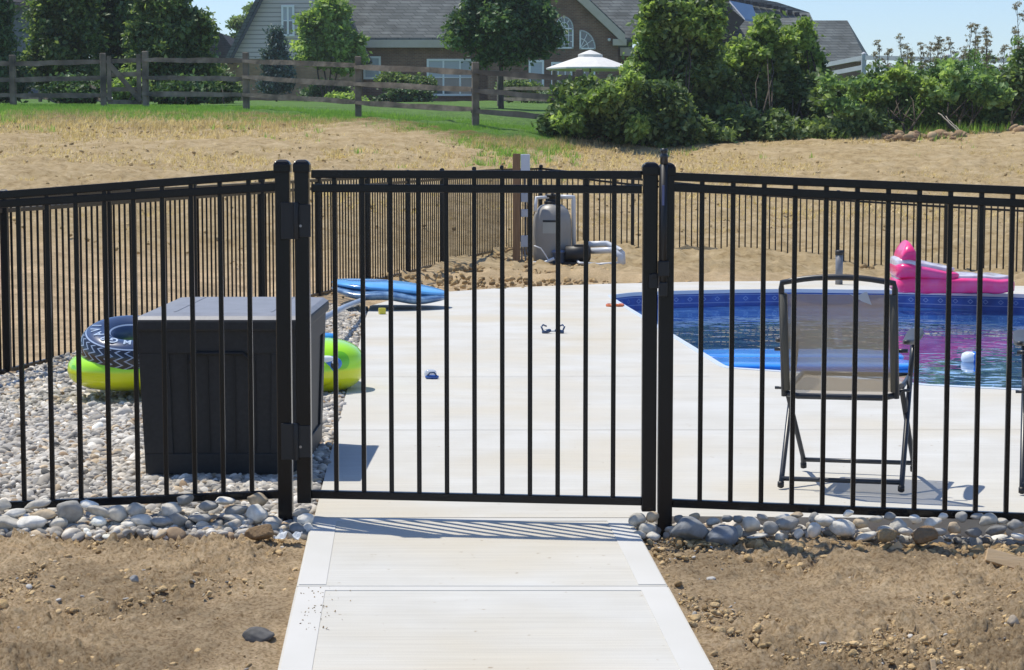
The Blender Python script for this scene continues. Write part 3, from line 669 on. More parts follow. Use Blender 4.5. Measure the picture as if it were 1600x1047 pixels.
# clods along the trench at right and far dirt behind the deck
def scatter_zone(poly, n, smin, smax, name, label, cs=((.40, .29, .155), (.48, .35, .195), (.29, .20, .105)), sub=2):
    xs = [p[0] for p in poly]; ys = [p[1] for p in poly]; X = rng.uniform(min(xs), max(xs), n*3); Y = rng.uniform(min(ys), max(ys), n*3); k = inside(X, Y, poly); X, Y = X[k][:n], Y[k][:n]; n = len(X)
    s = smin*(smax/smin)**(rng.random(n)**1.8); Z = zterr(X, Y)+s*.2
    v, f, c = lumps(np.stack([X, Y, Z], 1), s, sub, palette(n, cs, [3, 3, 2]), asp=(1, .85, .65), rough=.34)
    tag(npmesh(name, v, f, CLOD, col=c, smooth=True), label, 'soil', kind='stuff')
scatter_zone([(.55, 6.92), (.55, 7.0), (1.9, 6.95), (1.9, 6.74)], 800, .006, .034, 'soil_clods', 'heaped brown clods along the front of the right hand stones')
scatter_zone([(-1.9, 7.12), (-1.9, 7.22), (-.8, 7.16), (-.8, 7.06)], 420, .005, .026, 'soil_clods', 'brown clods along the foot of the left hand stones')
scatter_zone([(-2.4, 19.8), (-.35, 29.5), (4.5, 29.5), (9, 25), (7, 23), (2, 23.6), (-.9, 21.4)], 2600, .012, .07, 'soil_clods', 'lumpy brown dirt between the deck and the back fence', sub=1)

# ------------------------------------------------------------------ deck box
BOXM = mat('charcoal resin', (.020, .021, .022), .6, spec=.35, c2=(.027, .028, .030), scale=60, bump=.15, bscale=120, bdist=.002)
LIDM = mat('grey resin lid', (.21, .21, .22), .45, spec=.5, c2=(.25, .25, .265), scale=14, bump=.12, bscale=100, bdist=.002)
a0 = P(226, 739, 8.28); a1 = P(463, 739, 8.28); W_ = a1.x-a0.x; cxm = (a0.x+a1.x)/2+.004
zb = a0.z-.01; ztop = P(0, 497, 8.28).z; H_ = ztop-zb; DEP = 1.06; cyb = 8.28+DEP/2
bx = thing('deck_box', 'charcoal plastic storage box with a grey lid standing on the gravel behind the fence', 'storage box', (cxm, cyb, zb))
def taper(mb, x0, x1, y0, y1, z0, z1, k0=.94, k1=1.0, cy0=None):
    cx_, cy_ = cxm, cyb; vs = []
    for z, k in ((z0, k0+(k1-k0)*0), (z1, k1)):
        for x, y in ((x0, y0), (x1, y0), (x1, y1), (x0, y1)): vs.append((cx_+(x-cx_)*k, cy_+(y-cy_)*k, z))
    mb.add(vs, [(3, 2, 1, 0), (4, 5, 6, 7), (0, 1, 5, 4), (1, 2, 6, 5), (2, 3, 7, 6), (3, 0, 4, 7)])
hw = W_/2*1.07; y0, y1 = cyb-DEP/2, cyb+DEP/2
KZ = lambda z: .935+.065*((z-zb)/H_)
def tbox(mb, x0, x1, y0, y1, z0, z1): taper(mb, x0, x1, y0, y1, z0, z1, KZ(z0), KZ(z1))
mb = MB(); tbox(mb, cxm-hw+.006, cxm+hw-.006, y0+.006, y1-.006, zb, ztop-.045); mb.build('body', BOXM, bx, bevel=.01)
mb = MB()   # raised framing on the front: rails, stiles and narrow battens, plus the side frame
e = .006
tbox(mb, cxm-hw, cxm+hw, y0-e+.002, y0+.02, zb, zb+.085); tbox(mb, cxm-hw, cxm+hw, y0-e+.002, y0+.02, ztop-.145, ztop-.05)
tbox(mb, cxm-hw, cxm-hw+.12, y0-e+.002, y0+.02, zb+.085, ztop-.145); tbox(mb, cxm+hw-.12, cxm+hw, y0-e+.002, y0+.02, zb+.085, ztop-.145)
for sx in (-1, 1):
    x = cxm+sx*(hw+.002); xa, xb = (x-.018, x+.004) if sx > 0 else (x-.004, x+.018)
    tbox(mb, xa, xb, y0, y1, zb, zb+.085); tbox(mb, xa, xb, y0, y1, ztop-.145, ztop-.05); tbox(mb, xa, xb, y0, y0+.1, zb+.085, ztop-.145); tbox(mb, xa, xb, y1-.1, y1, zb+.085, ztop-.145)
mb.build('frame_panel', BOXM, bx, bevel=.003)
mb = MB()
for fx in (-.42, -.165, .165, .42):
    x = cxm+fx*hw*1.02; 
    for w2 in (-.032, .032): pass
    mb2 = (x-.0035, x+.0035); tbox(mb, mb2[0], mb2[1], y0-.001, y0+.02, zb+.09, ztop-.15)
for z in np.arange(0, 1.01, .25)[:0]: pass
mb.build('groove', mat('groove shadow', (.009, .010, .011), .6), bx)
mb = MB()   # arched recess above the middle board
pts = []
r = .115; zc_ = ztop-.165
arch = [(cxm-r-.01, zc_-.02), (cxm-r, zc_), (cxm-r+.02, zc_+.022), (cxm+r-.02, zc_+.022), (cxm+r, zc_), (cxm+r+.01, zc_-.02)]
yy_ = y0-.004
mb.tube([(x, yy_+.003, z) for x, z in arch], .0075, 8); mb.build('handle_recess', mat('recess', (.007, .008, .009), .7), bx)
mb = MB(); mb.box((cxm, cyb, ztop-.030), (hw*2+.035, DEP+.035, .045)); mb.build('lid_rim', BOXM, bx, bevel=.008)
mb = MB(); lw, ld = hw+.015, DEP/2+.015; vs = []
for z, k in ((ztop-.0075, 0), (ztop+.008, .02), (ztop+.016, .09)):
    for x, y in ((-1, -1), (1, -1), (1, 1), (-1, 1)): vs.append((cxm+x*(lw-k), cyb+y*(ld-k), z))
mb.add(vs, [(3, 2, 1, 0), (8, 9, 10, 11)]+[(i*4+k, i*4+(k+1) % 4, (i+1)*4+(k+1) % 4, (i+1)*4+k) for i in (0, 1) for k in range(4)])
for i in (-1, 1): mb.box((cxm+i*hw*.60, cyb, ztop+.0165), (.010, DEP*.8, .004))
mb.build('lid', LIDM, bx, bevel=.003)

# ------------------------------------------------------------------ inflatables
def plastic(name, c, rough=.22, **k): return mat(name, c, rough, spec=.5, coat=.4, **k)
GREENP = bpy.data.materials.new('green float'); N, L = nodes(GREENP); b = N['Principled BSDF']; b.inputs['Roughness'].default_value = .22; b.inputs['Coat Weight'].default_value = .5
tc = N.new('ShaderNodeTexCoord'); sp = N.new('ShaderNodeSeparateXYZ'); L.new(tc.outputs['Object'], sp.inputs[0])
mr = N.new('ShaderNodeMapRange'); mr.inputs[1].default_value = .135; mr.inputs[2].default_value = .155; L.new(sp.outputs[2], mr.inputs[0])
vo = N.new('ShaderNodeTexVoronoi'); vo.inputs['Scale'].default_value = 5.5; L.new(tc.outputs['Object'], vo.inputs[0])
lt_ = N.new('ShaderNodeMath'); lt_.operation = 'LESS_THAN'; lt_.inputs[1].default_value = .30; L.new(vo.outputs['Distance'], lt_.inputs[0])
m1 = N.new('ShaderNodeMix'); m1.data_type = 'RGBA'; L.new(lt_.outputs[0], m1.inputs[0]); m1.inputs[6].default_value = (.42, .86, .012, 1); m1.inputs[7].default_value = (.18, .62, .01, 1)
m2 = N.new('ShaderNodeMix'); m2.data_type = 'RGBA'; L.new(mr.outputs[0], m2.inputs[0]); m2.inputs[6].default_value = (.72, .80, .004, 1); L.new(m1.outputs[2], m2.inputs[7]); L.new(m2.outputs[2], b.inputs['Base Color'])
Yg = 11.6; pl_, pr2 = P(100, 612, Yg), P(566, 612, Yg); gw = pr2.x-pl_.x; gzb = P(300, 613, Yg).z
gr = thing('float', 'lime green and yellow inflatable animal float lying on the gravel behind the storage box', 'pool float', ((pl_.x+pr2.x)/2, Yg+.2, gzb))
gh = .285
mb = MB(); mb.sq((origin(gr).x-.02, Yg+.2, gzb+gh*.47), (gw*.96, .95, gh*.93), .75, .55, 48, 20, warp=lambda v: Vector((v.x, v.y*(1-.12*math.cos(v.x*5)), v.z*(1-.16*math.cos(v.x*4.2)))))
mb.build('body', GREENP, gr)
mb = MB(); mb.sq((pr2.x-.20, Yg+.05, gzb+gh*.53), (.42, .50, gh*1.08), .75, .75, 36, 18, warp=lambda v: Vector((v.x, v.y*(1-.25*max(v.x, 0)/.21), v.z*(1-.14*max(v.x, 0)/.21)))); hd = mb.build('head', GREENP, gr)
EYE = P(517, 568, Yg-.19)
mb = MB(); mb.sq(EYE, (.125, .03, .085), 1, 1, 24, 12); e1 = mb.build('eye', plastic('eye blue', (.05, .22, .65)), gr)
mb = MB(); mb.sq(EYE+Vector((-.025, .0, .022)), (.12, .035, .045), 1, 1, 24, 12); mb.build('eyelid', plastic('eye white', (.8, .85, .85)), e1)
mb = MB(); mb.sq(EYE+Vector((.022, -.012, -.006)), (.045, .02, .052), 1, 1, 20, 10); mb.build('pupil', plastic('pupil', (.01, .012, .03)), e1)
mb = MB(); mb.sq(EYE+Vector((.014, -.021, .008)), (.014, .008, .014), 1, 1, 12, 8); mb.build('eye_glint', plastic('glint', (.8, .8, .85)), e1)
mb = MB(); c = P(507, 528, Yg+.35); mb.sq(c, (.16, .10, .06), .8, .8, 20, 10); mb.build('grab_handle', plastic('float handle blue', (.05, .30, .75)), gr)
# tyre shaped tube on top
TYM = bpy.data.materials.new('tyre tube vinyl'); N, L = nodes(TYM); b = N['Principled BSDF']; b.inputs['Roughness'].default_value = .25; b.inputs['Coat Weight'].default_value = .4
uvn = N.new('ShaderNodeUVMap'); sp = N.new('ShaderNodeSeparateXYZ'); L.new(uvn.outputs[0], sp.inputs[0])
def MT(op, a, c=None, d=None):
    x = N.new('ShaderNodeMath'); x.operation = op
    for i, q in enumerate((a, c, d)):
        if q is None: continue
        if isinstance(q, (int, float)): x.inputs[i].default_value = q
        else: L.new(q, x.inputs[i])
    return x.outputs[0]
U, V_ = sp.outputs[0], sp.outputs[1]     # V 0 = outer equator, .25 = top
tri_ = MT('PINGPONG', MT('MULTIPLY', V_, 1), .035)
zig = MT('FRACT', MT('ADD', MT('MULTIPLY', U, 30), MT('MULTIPLY', tri_, 22)))
zl = MT('MULTIPLY', MT('LESS_THAN', MT('ABSOLUTE', MT('SUBTRACT', zig, .5)), .12), MT('LESS_THAN', V_, .125))
lines = MT('LESS_THAN', MT('ABSOLUTE', MT('SUBTRACT', V_, .14)), .006); l2 = MT('LESS_THAN', MT('ABSOLUTE', MT('SUBTRACT', V_, .36)), .007)
zz_ = MT('MAXIMUM', MT('MULTIPLY', zl, .75), MT('MAXIMUM', lines, l2))
m0 = N.new('ShaderNodeMix'); m0.data_type = 'RGBA'; L.new(MT('GREATER_THAN', V_, .13), m0.inputs[0]); m0.inputs[6].default_value = (.012, .014, .02, 1); m0.inputs[7].default_value = (.035, .06, .13, 1)
m1 = N.new('ShaderNodeMix'); m1.data_type = 'RGBA'; L.new(zz_, m1.inputs[0]); L.new(m0.outputs[2], m1.inputs[6]); m1.inputs[7].default_value = (.38, .47, .62, 1); L.new(m1.outputs[2], b.inputs['Base Color'])
RT, rt = .185, .105; nu, nv = 72, 36; sR = Matrix.Rotation(R(17), 4, 'X') @ Matrix.Rotation(R(4), 4, 'Y')
tcen = P(205, 540, Yg-.02); 
def tor(u, v, k=1.0): # v: 0 outer equator, .25 top
    a, c = 2*math.pi*u, 2*math.pi*v; rr = rt*k; return sR @ Vector(((RT+rr*math.cos(c))*math.cos(a), (RT+rr*math.cos(c))*math.sin(a), rr*.98*math.sin(c)))
tb = thing('tyre_tube', 'navy and black swim ring printed like a tyre, resting on the green float', 'swim ring', tuple(tcen))
vs = [tor(i/nu, j/nv)+tcen-origin(tb) for i in range(nu) for j in range(nv)]; fs = []; uvs = []
for i in range(nu):
    for j in range(nv):
        fs.append((i*nv+j, ((i+1) % nu)*nv+j, ((i+1) % nu)*nv+(j+1) % nv, i*nv+(j+1) % nv)); uvs += [(i/nu, j/nv), ((i+1)/nu, j/nv), ((i+1)/nu, (j+1)/nv), (i/nu, (j+1)/nv)]
me = bpy.data.meshes.new('ring'); me.from_pydata(vs, [], fs); uv = me.uv_layers.new(name='UVMap')
for k_, q in enumerate(uvs): uv.data[k_].uv = (q[0], q[1] if q[1] <= .75 else 1-q[1])
me.polygons.foreach_set('use_smooth', [True]*len(fs)); me.materials.append(TYM); o = bpy.data.objects.new('ring', me); COL.objects.link(o); o.parent = tb
LET = plastic('tyre lettering', (.50, .60, .72))
def letters(text, place, parent, m, size, ext=.0008, name='lettering'):   # every glyph laid on its own frame, one mesh for the word
    mb = MB()
    for i, ch in enumerate(text):
        cu = bpy.data.curves.new('t', 'FONT'); cu.body = ch; cu.size = size; cu.extrude = ext; cu.align_x = 'CENTER'; cu.align_y = 'CENTER'; cu.offset = size*.018
        ob = bpy.data.objects.new('t', cu); COL.objects.link(ob); dg = bpy.context.evaluated_depsgraph_get(); me = ob.evaluated_get(dg).to_mesh()
        M = place(i); mb.add([M @ v.co for v in me.vertices], [tuple(p.vertices) for p in me.polygons]); ob.evaluated_get(dg).to_mesh_clear(); bpy.data.objects.remove(ob); bpy.data.curves.remove(cu)
    return mb.build(name, m, parent)
def ringplace(u0, du, v, k=1.01):
    def f(i):
        u = u0+du*i; p = tor(u, v, k); n_ = (tor(u, v, 1.2)-tor(u, v, 1)).normalized(); t_ = (tor(u+.01, v)-tor(u-.01, v)).normalized(); up_ = n_.cross(t_)
        M = Matrix((t_, up_, n_)).transposed().to_4x4(); return Matrix.Translation(tcen+p) @ M
    return f
letters('GRAVITY', ringplace(.735, -.048, .225), tb, LET, .075, name='lettering') if False else None
def ringplace_r(u0, du, v, k=1.012):   # read from the outside clockwise, tops towards the outer edge
    def f(i):
        u = u0+du*i; p = tor(u, v, k); n_ = (tor(u, v, 1.2)-tor(u, v, 1)).normalized(); t_ = (tor(u-.01, v)-tor(u+.01, v)).normalized(); up_ = n_.cross(t_)
        M = Matrix((t_, up_, n_)).transposed().to_4x4(); return Matrix.Translation(tcen+p) @ M
    return f
letters('GRAVI', ringplace_r(.695, -.052, .235), tb, LET, .075)
letters('MT', ringplace(.76, .045, .225), tb, LET, .06)
letters('10', ringplace(.735, .05, .40), tb, LET, .06)
mb = MB(); c = tcen+tor(.86, .27, 1.12); mb.tube([c, c+Vector((0, 0, .03))], [.014, .011], 12); mb.build('valve', plastic('valve', (.05, .05, .06)), tb)

# blue inflatable at the far left corner of the deck
Yb = 18.6; c = P(606, 477, Yb)
bw = (P(697, 477, Yb).x-P(514, 477, Yb).x)
c.z -= .012
bf_ = thing('float', 'flat sky blue inflatable with a clear underside on the far left corner of the deck', 'pool float', tuple(c))
BLUP = plastic('sky blue vinyl', (.10, .38, .80), c2=(.15, .48, .88), scale=5)
BLUC = plastic('clear blue vinyl', (.07, .15, .30), c2=(.22, .36, .52), scale=12, lo=.4, hi=.65)
up_ = lambda v: Vector((v.x, v.y, v.z*(1+.1*math.sin(v.x*9))+(-.075*(v.x/(bw/2))-.0 if True else 0)))
zf = gz(c.x, Yb)
mb = MB(); mb.sq(c+Vector((0, .25, .10)), (bw, .95, .125), .9, .9, 48, 20, warp=lambda v: Vector((v.x, v.y*(1-.25*v.x/bw), v.z-.045*(v.x/(bw/2))+.012*math.cos(v.x*12)))); mb.build('lower_tube', BLUC, bf_)
mb = MB(); mb.sq(c+Vector((0, .30, .160)), (bw*1.0, .86, .10), .9, .9, 48, 20, warp=lambda v: Vector((v.x, v.y*(1-.25*v.x/bw), v.z-.055*(v.x/(bw/2))+.006*math.sin(v.x*6+1)))); mb.build('upper_tube', BLUP, bf_)
mb = MB(); mb.tube([c+Vector((-.36+.12*k, -.10+.06*math.cos(k*1.5), .245)) for k in range(4)], .008, 8); mb.build('grab_rope', plastic('white cord', (.25, .45, .8)), bf_)
# pole lying over the gravel behind the box
a, b2_ = P(494, 503, 13.6), P(572, 466, 19.0)
o = MB().tube([a, (a+b2_)/2+Vector((0, 0, .01)), b2_], .022, 12).build('pole', mat('pale blue pole', (.30, .36, .45), .35)); tag(o, 'long pale blue grey pole lying on the gravel from the box towards the blue float', 'pole')

# pink lounger on the far edge
pk = P(1487, 456, 20.95); s_ = F/20.95
pt = thing('pink_lounger', 'hot pink inflatable lounge chair with clear bands on the far side of the pool', 'pool lounger', tuple(pk))
PINK = plastic('pink vinyl', (.93, .03, .19), c2=(.88, .09, .30), scale=6); CLR = plastic('clear vinyl', (.62, .52, .58), c2=(.75, .72, .74), scale=10, lo=.4, hi=.6)
def pil(px0, px1, py0, py1, dep, m, name, par=pt, dy=0, e=.35, tilt=0, wedge=0, point=0):
    a, b = P(px0, py1, pk.y), P(px1, py0, pk.y); c = (a+b)/2+Vector((0, dy, 0))
    W0, H0 = b.x-a.x, b.z-a.z
    def wf(v):
        t = v.x/W0+.5; u = v.z/H0+.5; z = (u*(1-wedge*t)-.5)*H0; x = v.x*(1-point*max(u, 0)**1.1)
        return Vector((x, v.y, z+.006*math.cos(v.x*26+v.y*5)))
    return MB().sq(c, (W0, dep, H0), e, .35, 48, 20, warp=wf).build(name, m, par)
pil(1394, 1580, 430, 457, .62, PINK, 'seat_tube', wedge=.12); pil(1397, 1577, 425, 440, .56, CLR, 'clear_band', dy=.04, wedge=.25)
pil(1394, 1494, 405, 436, .58, PINK, 'back_tube', wedge=.62, e=.5); pil(1395, 1488, 398, 424, .54, CLR, 'clear_band', dy=.03, wedge=.72, e=.5)
pil(1396, 1434, 376, 414, .5, PINK, 'headrest', e=1.0, point=.75)

# ------------------------------------------------------------------ things in the pool
bc = P(1515, 566, 16.0); bc.z = ZW+.012
bt = thing('pool_ball', 'small blue and white float bobbing on the pool water right of the chair', 'ball', tuple(bc))
mb = MB(); mb.lathe(bc+Vector((0, 0, -.03)), [(.03, 0), (.06, .015), (.07, .045), (.06, .085), (.03, .1)], 20); hb = mb.build('float_body', plastic('float white', (.75, .8, .82)), bt)
mb = MB(); mb.sq(bc+Vector((.036, 0, .018)), (.09, .142, .108), .75, 1, 20, 12); mb.build('blue_half', plastic('float blue', (.02, .17, .65)), bt)
mt_c = P(1262, 563, 0.1 and 13.0)
m0_ = thing('air_mattress', 'long bright blue float lying low on the pool water behind the mesh chair', 'pool float', (2.3, 16.0, ZW))
BR = plastic('bright blue vinyl', (.015, .22, .78), c2=(.03, .30, .88), scale=4)
for k in range(2):
    mb = MB(); y = 15.75+k*.66; mb.sq((2.26+.03*k, y, ZW+.012), (1.70, .66, .06), .5, .5, 40, 14, M=Matrix.Rotation(R(-3), 4, 'Z')); mb.build('tube', BR, m0_)
# orange diving ring on the left tip of the pool
c = D(961, 479); c.z += .012
mb = MB(); mb.tube([c+Vector((.075*math.cos(t), .05*math.sin(t), .004*math.sin(3*t))) for t in np.linspace(0, 6.283, 25)], .013, 8, caps=False)
tag(mb.build('diving_ring', plastic('orange', (.65, .16, .03))), 'small orange dive ring at the left tip of the pool', 'toy')

# ------------------------------------------------------------------ small things on the deck
c = D(597, 491); mb = MB(); mb.box(c+Vector((0, 0, .028)), (.058, .055, .056), .3)
tag(mb.build('toy_cube', plastic('yellow', (.62, .55, .03)), bevel=.006), 'tiny yellow block on the deck in front of the blue float', 'toy')
c = D(864, 521)
gg = thing('swim_goggles', 'dark swim goggles lying on the deck beyond the gate', 'goggles', tuple(c)); NV = plastic('navy', (.02, .05, .12))
for s in (-1, 1):
    mb = MB(); mb.sq(c+Vector((s*.05, 0, .016)), (.075, .05, .03), .6, .8, 20, 10, M=Matrix.Rotation(s*.25, 4, 'Y')); l_ = mb.build('lens', NV, gg)
    mb = MB(); mb.tube([c+Vector((s*.075, 0, .016)), c+Vector((s*.09, .02, .05)), c+Vector((s*.075, .05, .062)), c+Vector((s*.05, .07, .05))], .007, 8); mb.build('strap', NV, gg)
mb = MB(); mb.tube([c+Vector((-.02, 0, .018)), c+Vector((.02, 0, .018))], .005, 8); mb.build('bridge', plastic('grey bridge', (.4, .45, .5)), gg)
c = D(675, 592)
mk = thing('swim_mask', 'clear and blue snorkel mask lying on the deck left of the goggles', 'mask', tuple(c))
MB().sq(c+Vector((0, 0, .012)), (.085, .05, .024), .7, .8, 24, 10).build('frame', plastic('mask blue', (.03, .10, .38)), mk)
mb = MB(); mb.sq(c+Vector((-.01, .02, .03)), (.075, .05, .05), .7, .8, 24, 10); mb.build('lens', mat('mask lens', (.55, .65, .8), .1, alpha=.45), mk)
mb = MB(); mb.tube([c+Vector((-.028, -.012, .02)), c+Vector((-.01, -.02, .04)), c+Vector((.015, -.02, .04)), c+Vector((.028, -.012, .02))], .005, 8); mb.build('strap', NV, mk)

Yc_ = 5.75+rng.random(60)*.5; Xc_ = pc(Yc_)-.56+np.abs(rng.normal(size=60))*.07
v, f, c = lumps(np.stack([Xc_, Yc_, zpath(Yc_)+.003], 1), .0012*(3**rng.random(60)), 1, palette(60, [(.36, .26, .14), (.28, .2, .11)], [1, 1]), asp=(1.3, .9, .5))
tag(npmesh('dirt_crumbs', v, f, CLOD, col=c), 'brown dirt crumbs spilled on the left margin of the path', 'soil', kind='stuff')
# litter and offcuts on the soil
def crumple(name, c, w, d, h, m, label, cat, seed, n=9, rz=0):
    r = random.Random(seed); vs = []; 
    for j in range(n):
        for i in range(n):
            x = (i/(n-1)-.5)*w; y = (j/(n-1)-.5)*d; z = h*(r.random()**1.5)*(1-.2*abs(i-n/2)/n)+h*.4*math.sin(i*.9+j*.6+seed)
            edge = 1+.25*(r.random()-.5)*(i in (0, n-1) or j in (0, n-1)); vs.append(Vector((x*edge, y*edge, max(z, .002))))
    fs = [(j*n+i, j*n+i+1, (j+1)*n+i+1, (j+1)*n+i) for j in range(n-1) for i in range(n-1)]
    M = Matrix.Translation(c) @ Matrix.Rotation(rz, 4, 'Z'); mb = MB(); mb.add([M @ v for v in vs], fs); o = mb.build(name, m)
    so_ = o.modifiers.new('s', 'SOLIDIFY'); so_.thickness = .001; return tag(o, label, cat)
PAP = mat('white paper', (.62, .64, .65), .7)
c = P(450, 838, 6.9); crumple('paper_scrap', c-Vector((0, 0, .008)), .085, .05, .022, PAP, 'crumpled white paper scrap beside the left gate post', 'litter', 3, rz=-.3)
WOODF = mat('fresh wood', (.50, .35, .19), .8, c2=(.58, .42, .25), scale=6, stretch=(1, 12, 12), bump=.2)
def plank(px0, py0, px1, py1, Y, w, t, label, roll=0, name='wood_offcut'):
    a, b = P(px0, py0, Y), P(px1, py1, Y-.02); mb = MB(); mb.bar(a, b, w, t, up=(0, math.sin(roll), math.cos(roll))); return tag(mb.build(name, WOODF, bevel=.002), label, 'wood')
plank(1540, 868, 1625, 893, 6.72, .05, .03, 'pale fresh cut plank end lying on the soil at far right', roll=-.9)
plank(1380, 873, 1408, 850, 6.84, .03, .008, 'small flat wood chip standing against the stones at right', roll=-.9, name='wood_chip')
o = plank(1457, 1030, 1460, 1052, 5.35, .014, .008, 'pale wood stake poking from the soil at the bottom right', name='wood_stake')
c = P(1127, 579, 0) if 0 else None
for px, py, w, h, lab in ((1110, 905, 16, 8, 'white flat pebble on the soil just right of the path'), (1583, 972, 18, 20, 'pale brown round pebble on the soil at far right')):
    stone(px, py, D(px, py+6, .0406, ZC-1.308-.0406*7.24-.04).y, w, h, 'pebble', lab, colr=(.5, .48, .44) if w == 16 else (.42, .35, .27), cat='pebble')

# ------------------------------------------------------------------ chairs
FRM = mat('dark grey chair frame', (.022, .026, .034), .35, spec=.5, c2=(.03, .034, .042), scale=20)
SLG = bpy.data.materials.new('sling mesh'); N, L = nodes(SLG); b = N['Principled BSDF']; out = N['Material Output']
b.inputs['Base Color'].default_value = (.40, .33, .235, 1); b.inputs['Roughness'].default_value = .8
tc = N.new('ShaderNodeTexCoord'); mp = N.new('ShaderNodeMapping'); mp.inputs['Scale'].default_value = (1, 1, 1); L.new(tc.outputs['Object'], mp.inputs[0])
wv = N.new('ShaderNodeTexWave'); wv.bands_direction = 'X'; wv.inputs['Scale'].default_value = 90; L.new(mp.outputs[0], wv.inputs[0])
mr = N.new('ShaderNodeMapRange'); mr.inputs[3].default_value = .60; mr.inputs[4].default_value = .76; L.new(wv.outputs[0], mr.inputs[0])
tp = N.new('ShaderNodeBsdfTransparent'); tl_ = N.new('ShaderNodeBsdfTranslucent'); tl_.inputs[0].default_value = (.36, .28, .17, 1); m5 = N.new('ShaderNodeMixShader'); m5.inputs[0].default_value = .4; L.new(b.outputs[0], m5.inputs[1]); L.new(tl_.outputs[0], m5.inputs[2])
ms = N.new('ShaderNodeMixShader'); L.new(mr.outputs[0], ms.inputs[0]); L.new(tp.outputs[0], ms.inputs[1]); L.new(m5.outputs[0], ms.inputs[2]); L.new(ms.outputs[0], out.inputs[0])
def make_chair():    # local: +Y is where the sitter looks, origin between the rear feet
    t = thing('folding_chair', 'grey mesh folding chair with a white tag, facing the pool behind the right fence panel', 'chair', local=True); w = .232
    tb = lambda nm, pts, r=.0105, n=10, par=t, m=FRM: MB().tube(pts, r, n).build(nm, m, par)
    for s in (-1, 1):
        x = s*(w+.0)
        tb('leg', [(x, 0, .0), (x, .04, .05), (x, .40, .535)])             # rear foot up to the arm front
        tb('leg', [(x*.965, .52, 0), (x*.965, .50, .05), (x*.965, .06, .40)])
        MB().tube([(x, 0, -.0), (x, 0.005, .02)], .013, 10).build('rubber_foot', BLK2, t)
        MB().tube([(x*.965, .52, 0), (x*.965, .515, .02)], .013, 10).build('rubber_foot', BLK2, t)
        # arm rest pad
        mb = MB(); mb.sq((x*1.06, .22, .565), (.058, .40, .024), .5, .6, 24, 10, M=Matrix.Rotation(R(2), 4, 'X'), warp=lambda v: Vector((v.x*(1+.35*v.y/.2), v.y, v.z+.015*(v.y/.2)**2))); mb.build('armrest', mat('arm pad', (.05, .055, .065), .5) if 'arm pad' not in bpy.data.materials else bpy.data.materials['arm pad'], t)
        tb('arm_bracket', [(x, .30, .40), (x*1.03, .37, .553)], .009)
        tb('seat_rail', [(x*.93, -.015, .372), (x*.93, .45, .40)], .010)
        tb('bolt', [(x*.90, .035, .385), (x*1.12, .035, .385)], .006)
        tb('bolt', [(x*.90, -.0, .54), (x*1.10, -.0, .54)], .008)
    tb('stretcher', [(-w, .022, .03), (w, .022, .03)], .0095); tb('stretcher', [(-w*.965, .505, .035), (w*.965, .505, .035)], .0095)
    tb('seat_rail', [(-w*.93, -.015, .372), (-w*.7, -.03, .362), (w*.7, -.03, .362), (w*.93, -.015, .372)], .012)
    tb('seat_rail', [(-w*.93, .45, .40), (w*.93, .45, .40)], .010)
    wb = w*.925; arch = [(-wb, -.02, .36), (-wb, -.085, .78)]
    for k in range(11): u = -1+.2*k; arch.append((wb*u*.985, -.09-.004*(1-u*u), .803+.023*(1-u*u)))
    arch += [(wb, -.085, .78), (wb, -.02, .36)]
    tb('back_frame', arch, .0115, 12)
    def sheet(nm, pts, cur, x=wb*.99):
        mb = MB(); n = 10; m_ = len(pts)
        for (y, z) in pts:
            for i in range(n+1): u = -1+2*i/n; mb.v.append((x*u, y+cur[0]*(1-u*u), z+cur[1]*(1-u*u)))
        mb.f = [(j*(n+1)+i, j*(n+1)+i+1, (j+1)*(n+1)+i+1, (j+1)*(n+1)+i) for j in range(m_-1) for i in range(n)]; mb.sm = [True]*len(mb.f)
        return mb.build(nm, SLG, t)
    sheet('back_sling', [(-.02-.065*k/8-.0, .385+.375*k/8) for k in range(9)], (-.018, 0)); sheet('seat_sling', [(-.01+.44*k/8, .377+.024*k/8-.01*math.sin(math.pi*k/8)) for k in range(9)], (0, -.02), w*.91)
    for s in (-1, 1):   # hemmed sleeves, opaque double cloth
        mb = MB(); mb.tube([(s*wb*.97, -.02, .385), (s*wb*.97, -.083, .76)], .016, 8); mb.build('sleeve', mat('hem', (.10, .098, .085), .85) if 'hem' not in bpy.data.materials else bpy.data.materials['hem'], t)
    return t
def ground_chair(o, px0, py0, rz, dz=.012):
    c = D(px0, py0); o.location = (c.x, c.y, zdeck(c.y)+dz); o.rotation_euler = (0, math.atan(-.012), rz)
ch = make_chair()
ch2 = copy_tree(ch); ch2['label'] = 'grey mesh folding chair cut off by the right edge, its left legs showing'
ch['group'] = ch2['group'] = 'folding chairs beside the pool'
ground_chair(ch, 1313, 769, R(-17)); ground_chair(ch2, 1695, 778, R(-15))
mb = MB(); mb.add([(.045, -.1035, .764), (.075, -.1045, .757), (.112, -.101, .772), (.13, -.1055, .722), (.095, -.108, .735)], [(0, 1, 2, 3, 4)])
o = mb.build('care_tag', PAP, ch); so_ = o.modifiers.new('s', 'SOLIDIFY'); so_.thickness = .0015

# post sleeve behind the pool
c = P(1311, 432, 22.9); s = thing('post_sleeve', 'short grey tube with a black cap standing on the deck behind the pool chair', 'tube', (c.x, c.y, c.z))
c.z = zdeck(22.9)-.02; zt = P(1311, 398, 22.9).z
MB().tube([c, (c.x, c.y, zt)], .042, 20).build('tube', mat('grey tube', (.16, .17, .19), .4, c2=(.22, .23, .25), scale=9), s); MB().tube([(c.x, c.y, zt), (c.x, c.y, zt+.05)], [.048, .045], 20).build('cap', BLK2, s)

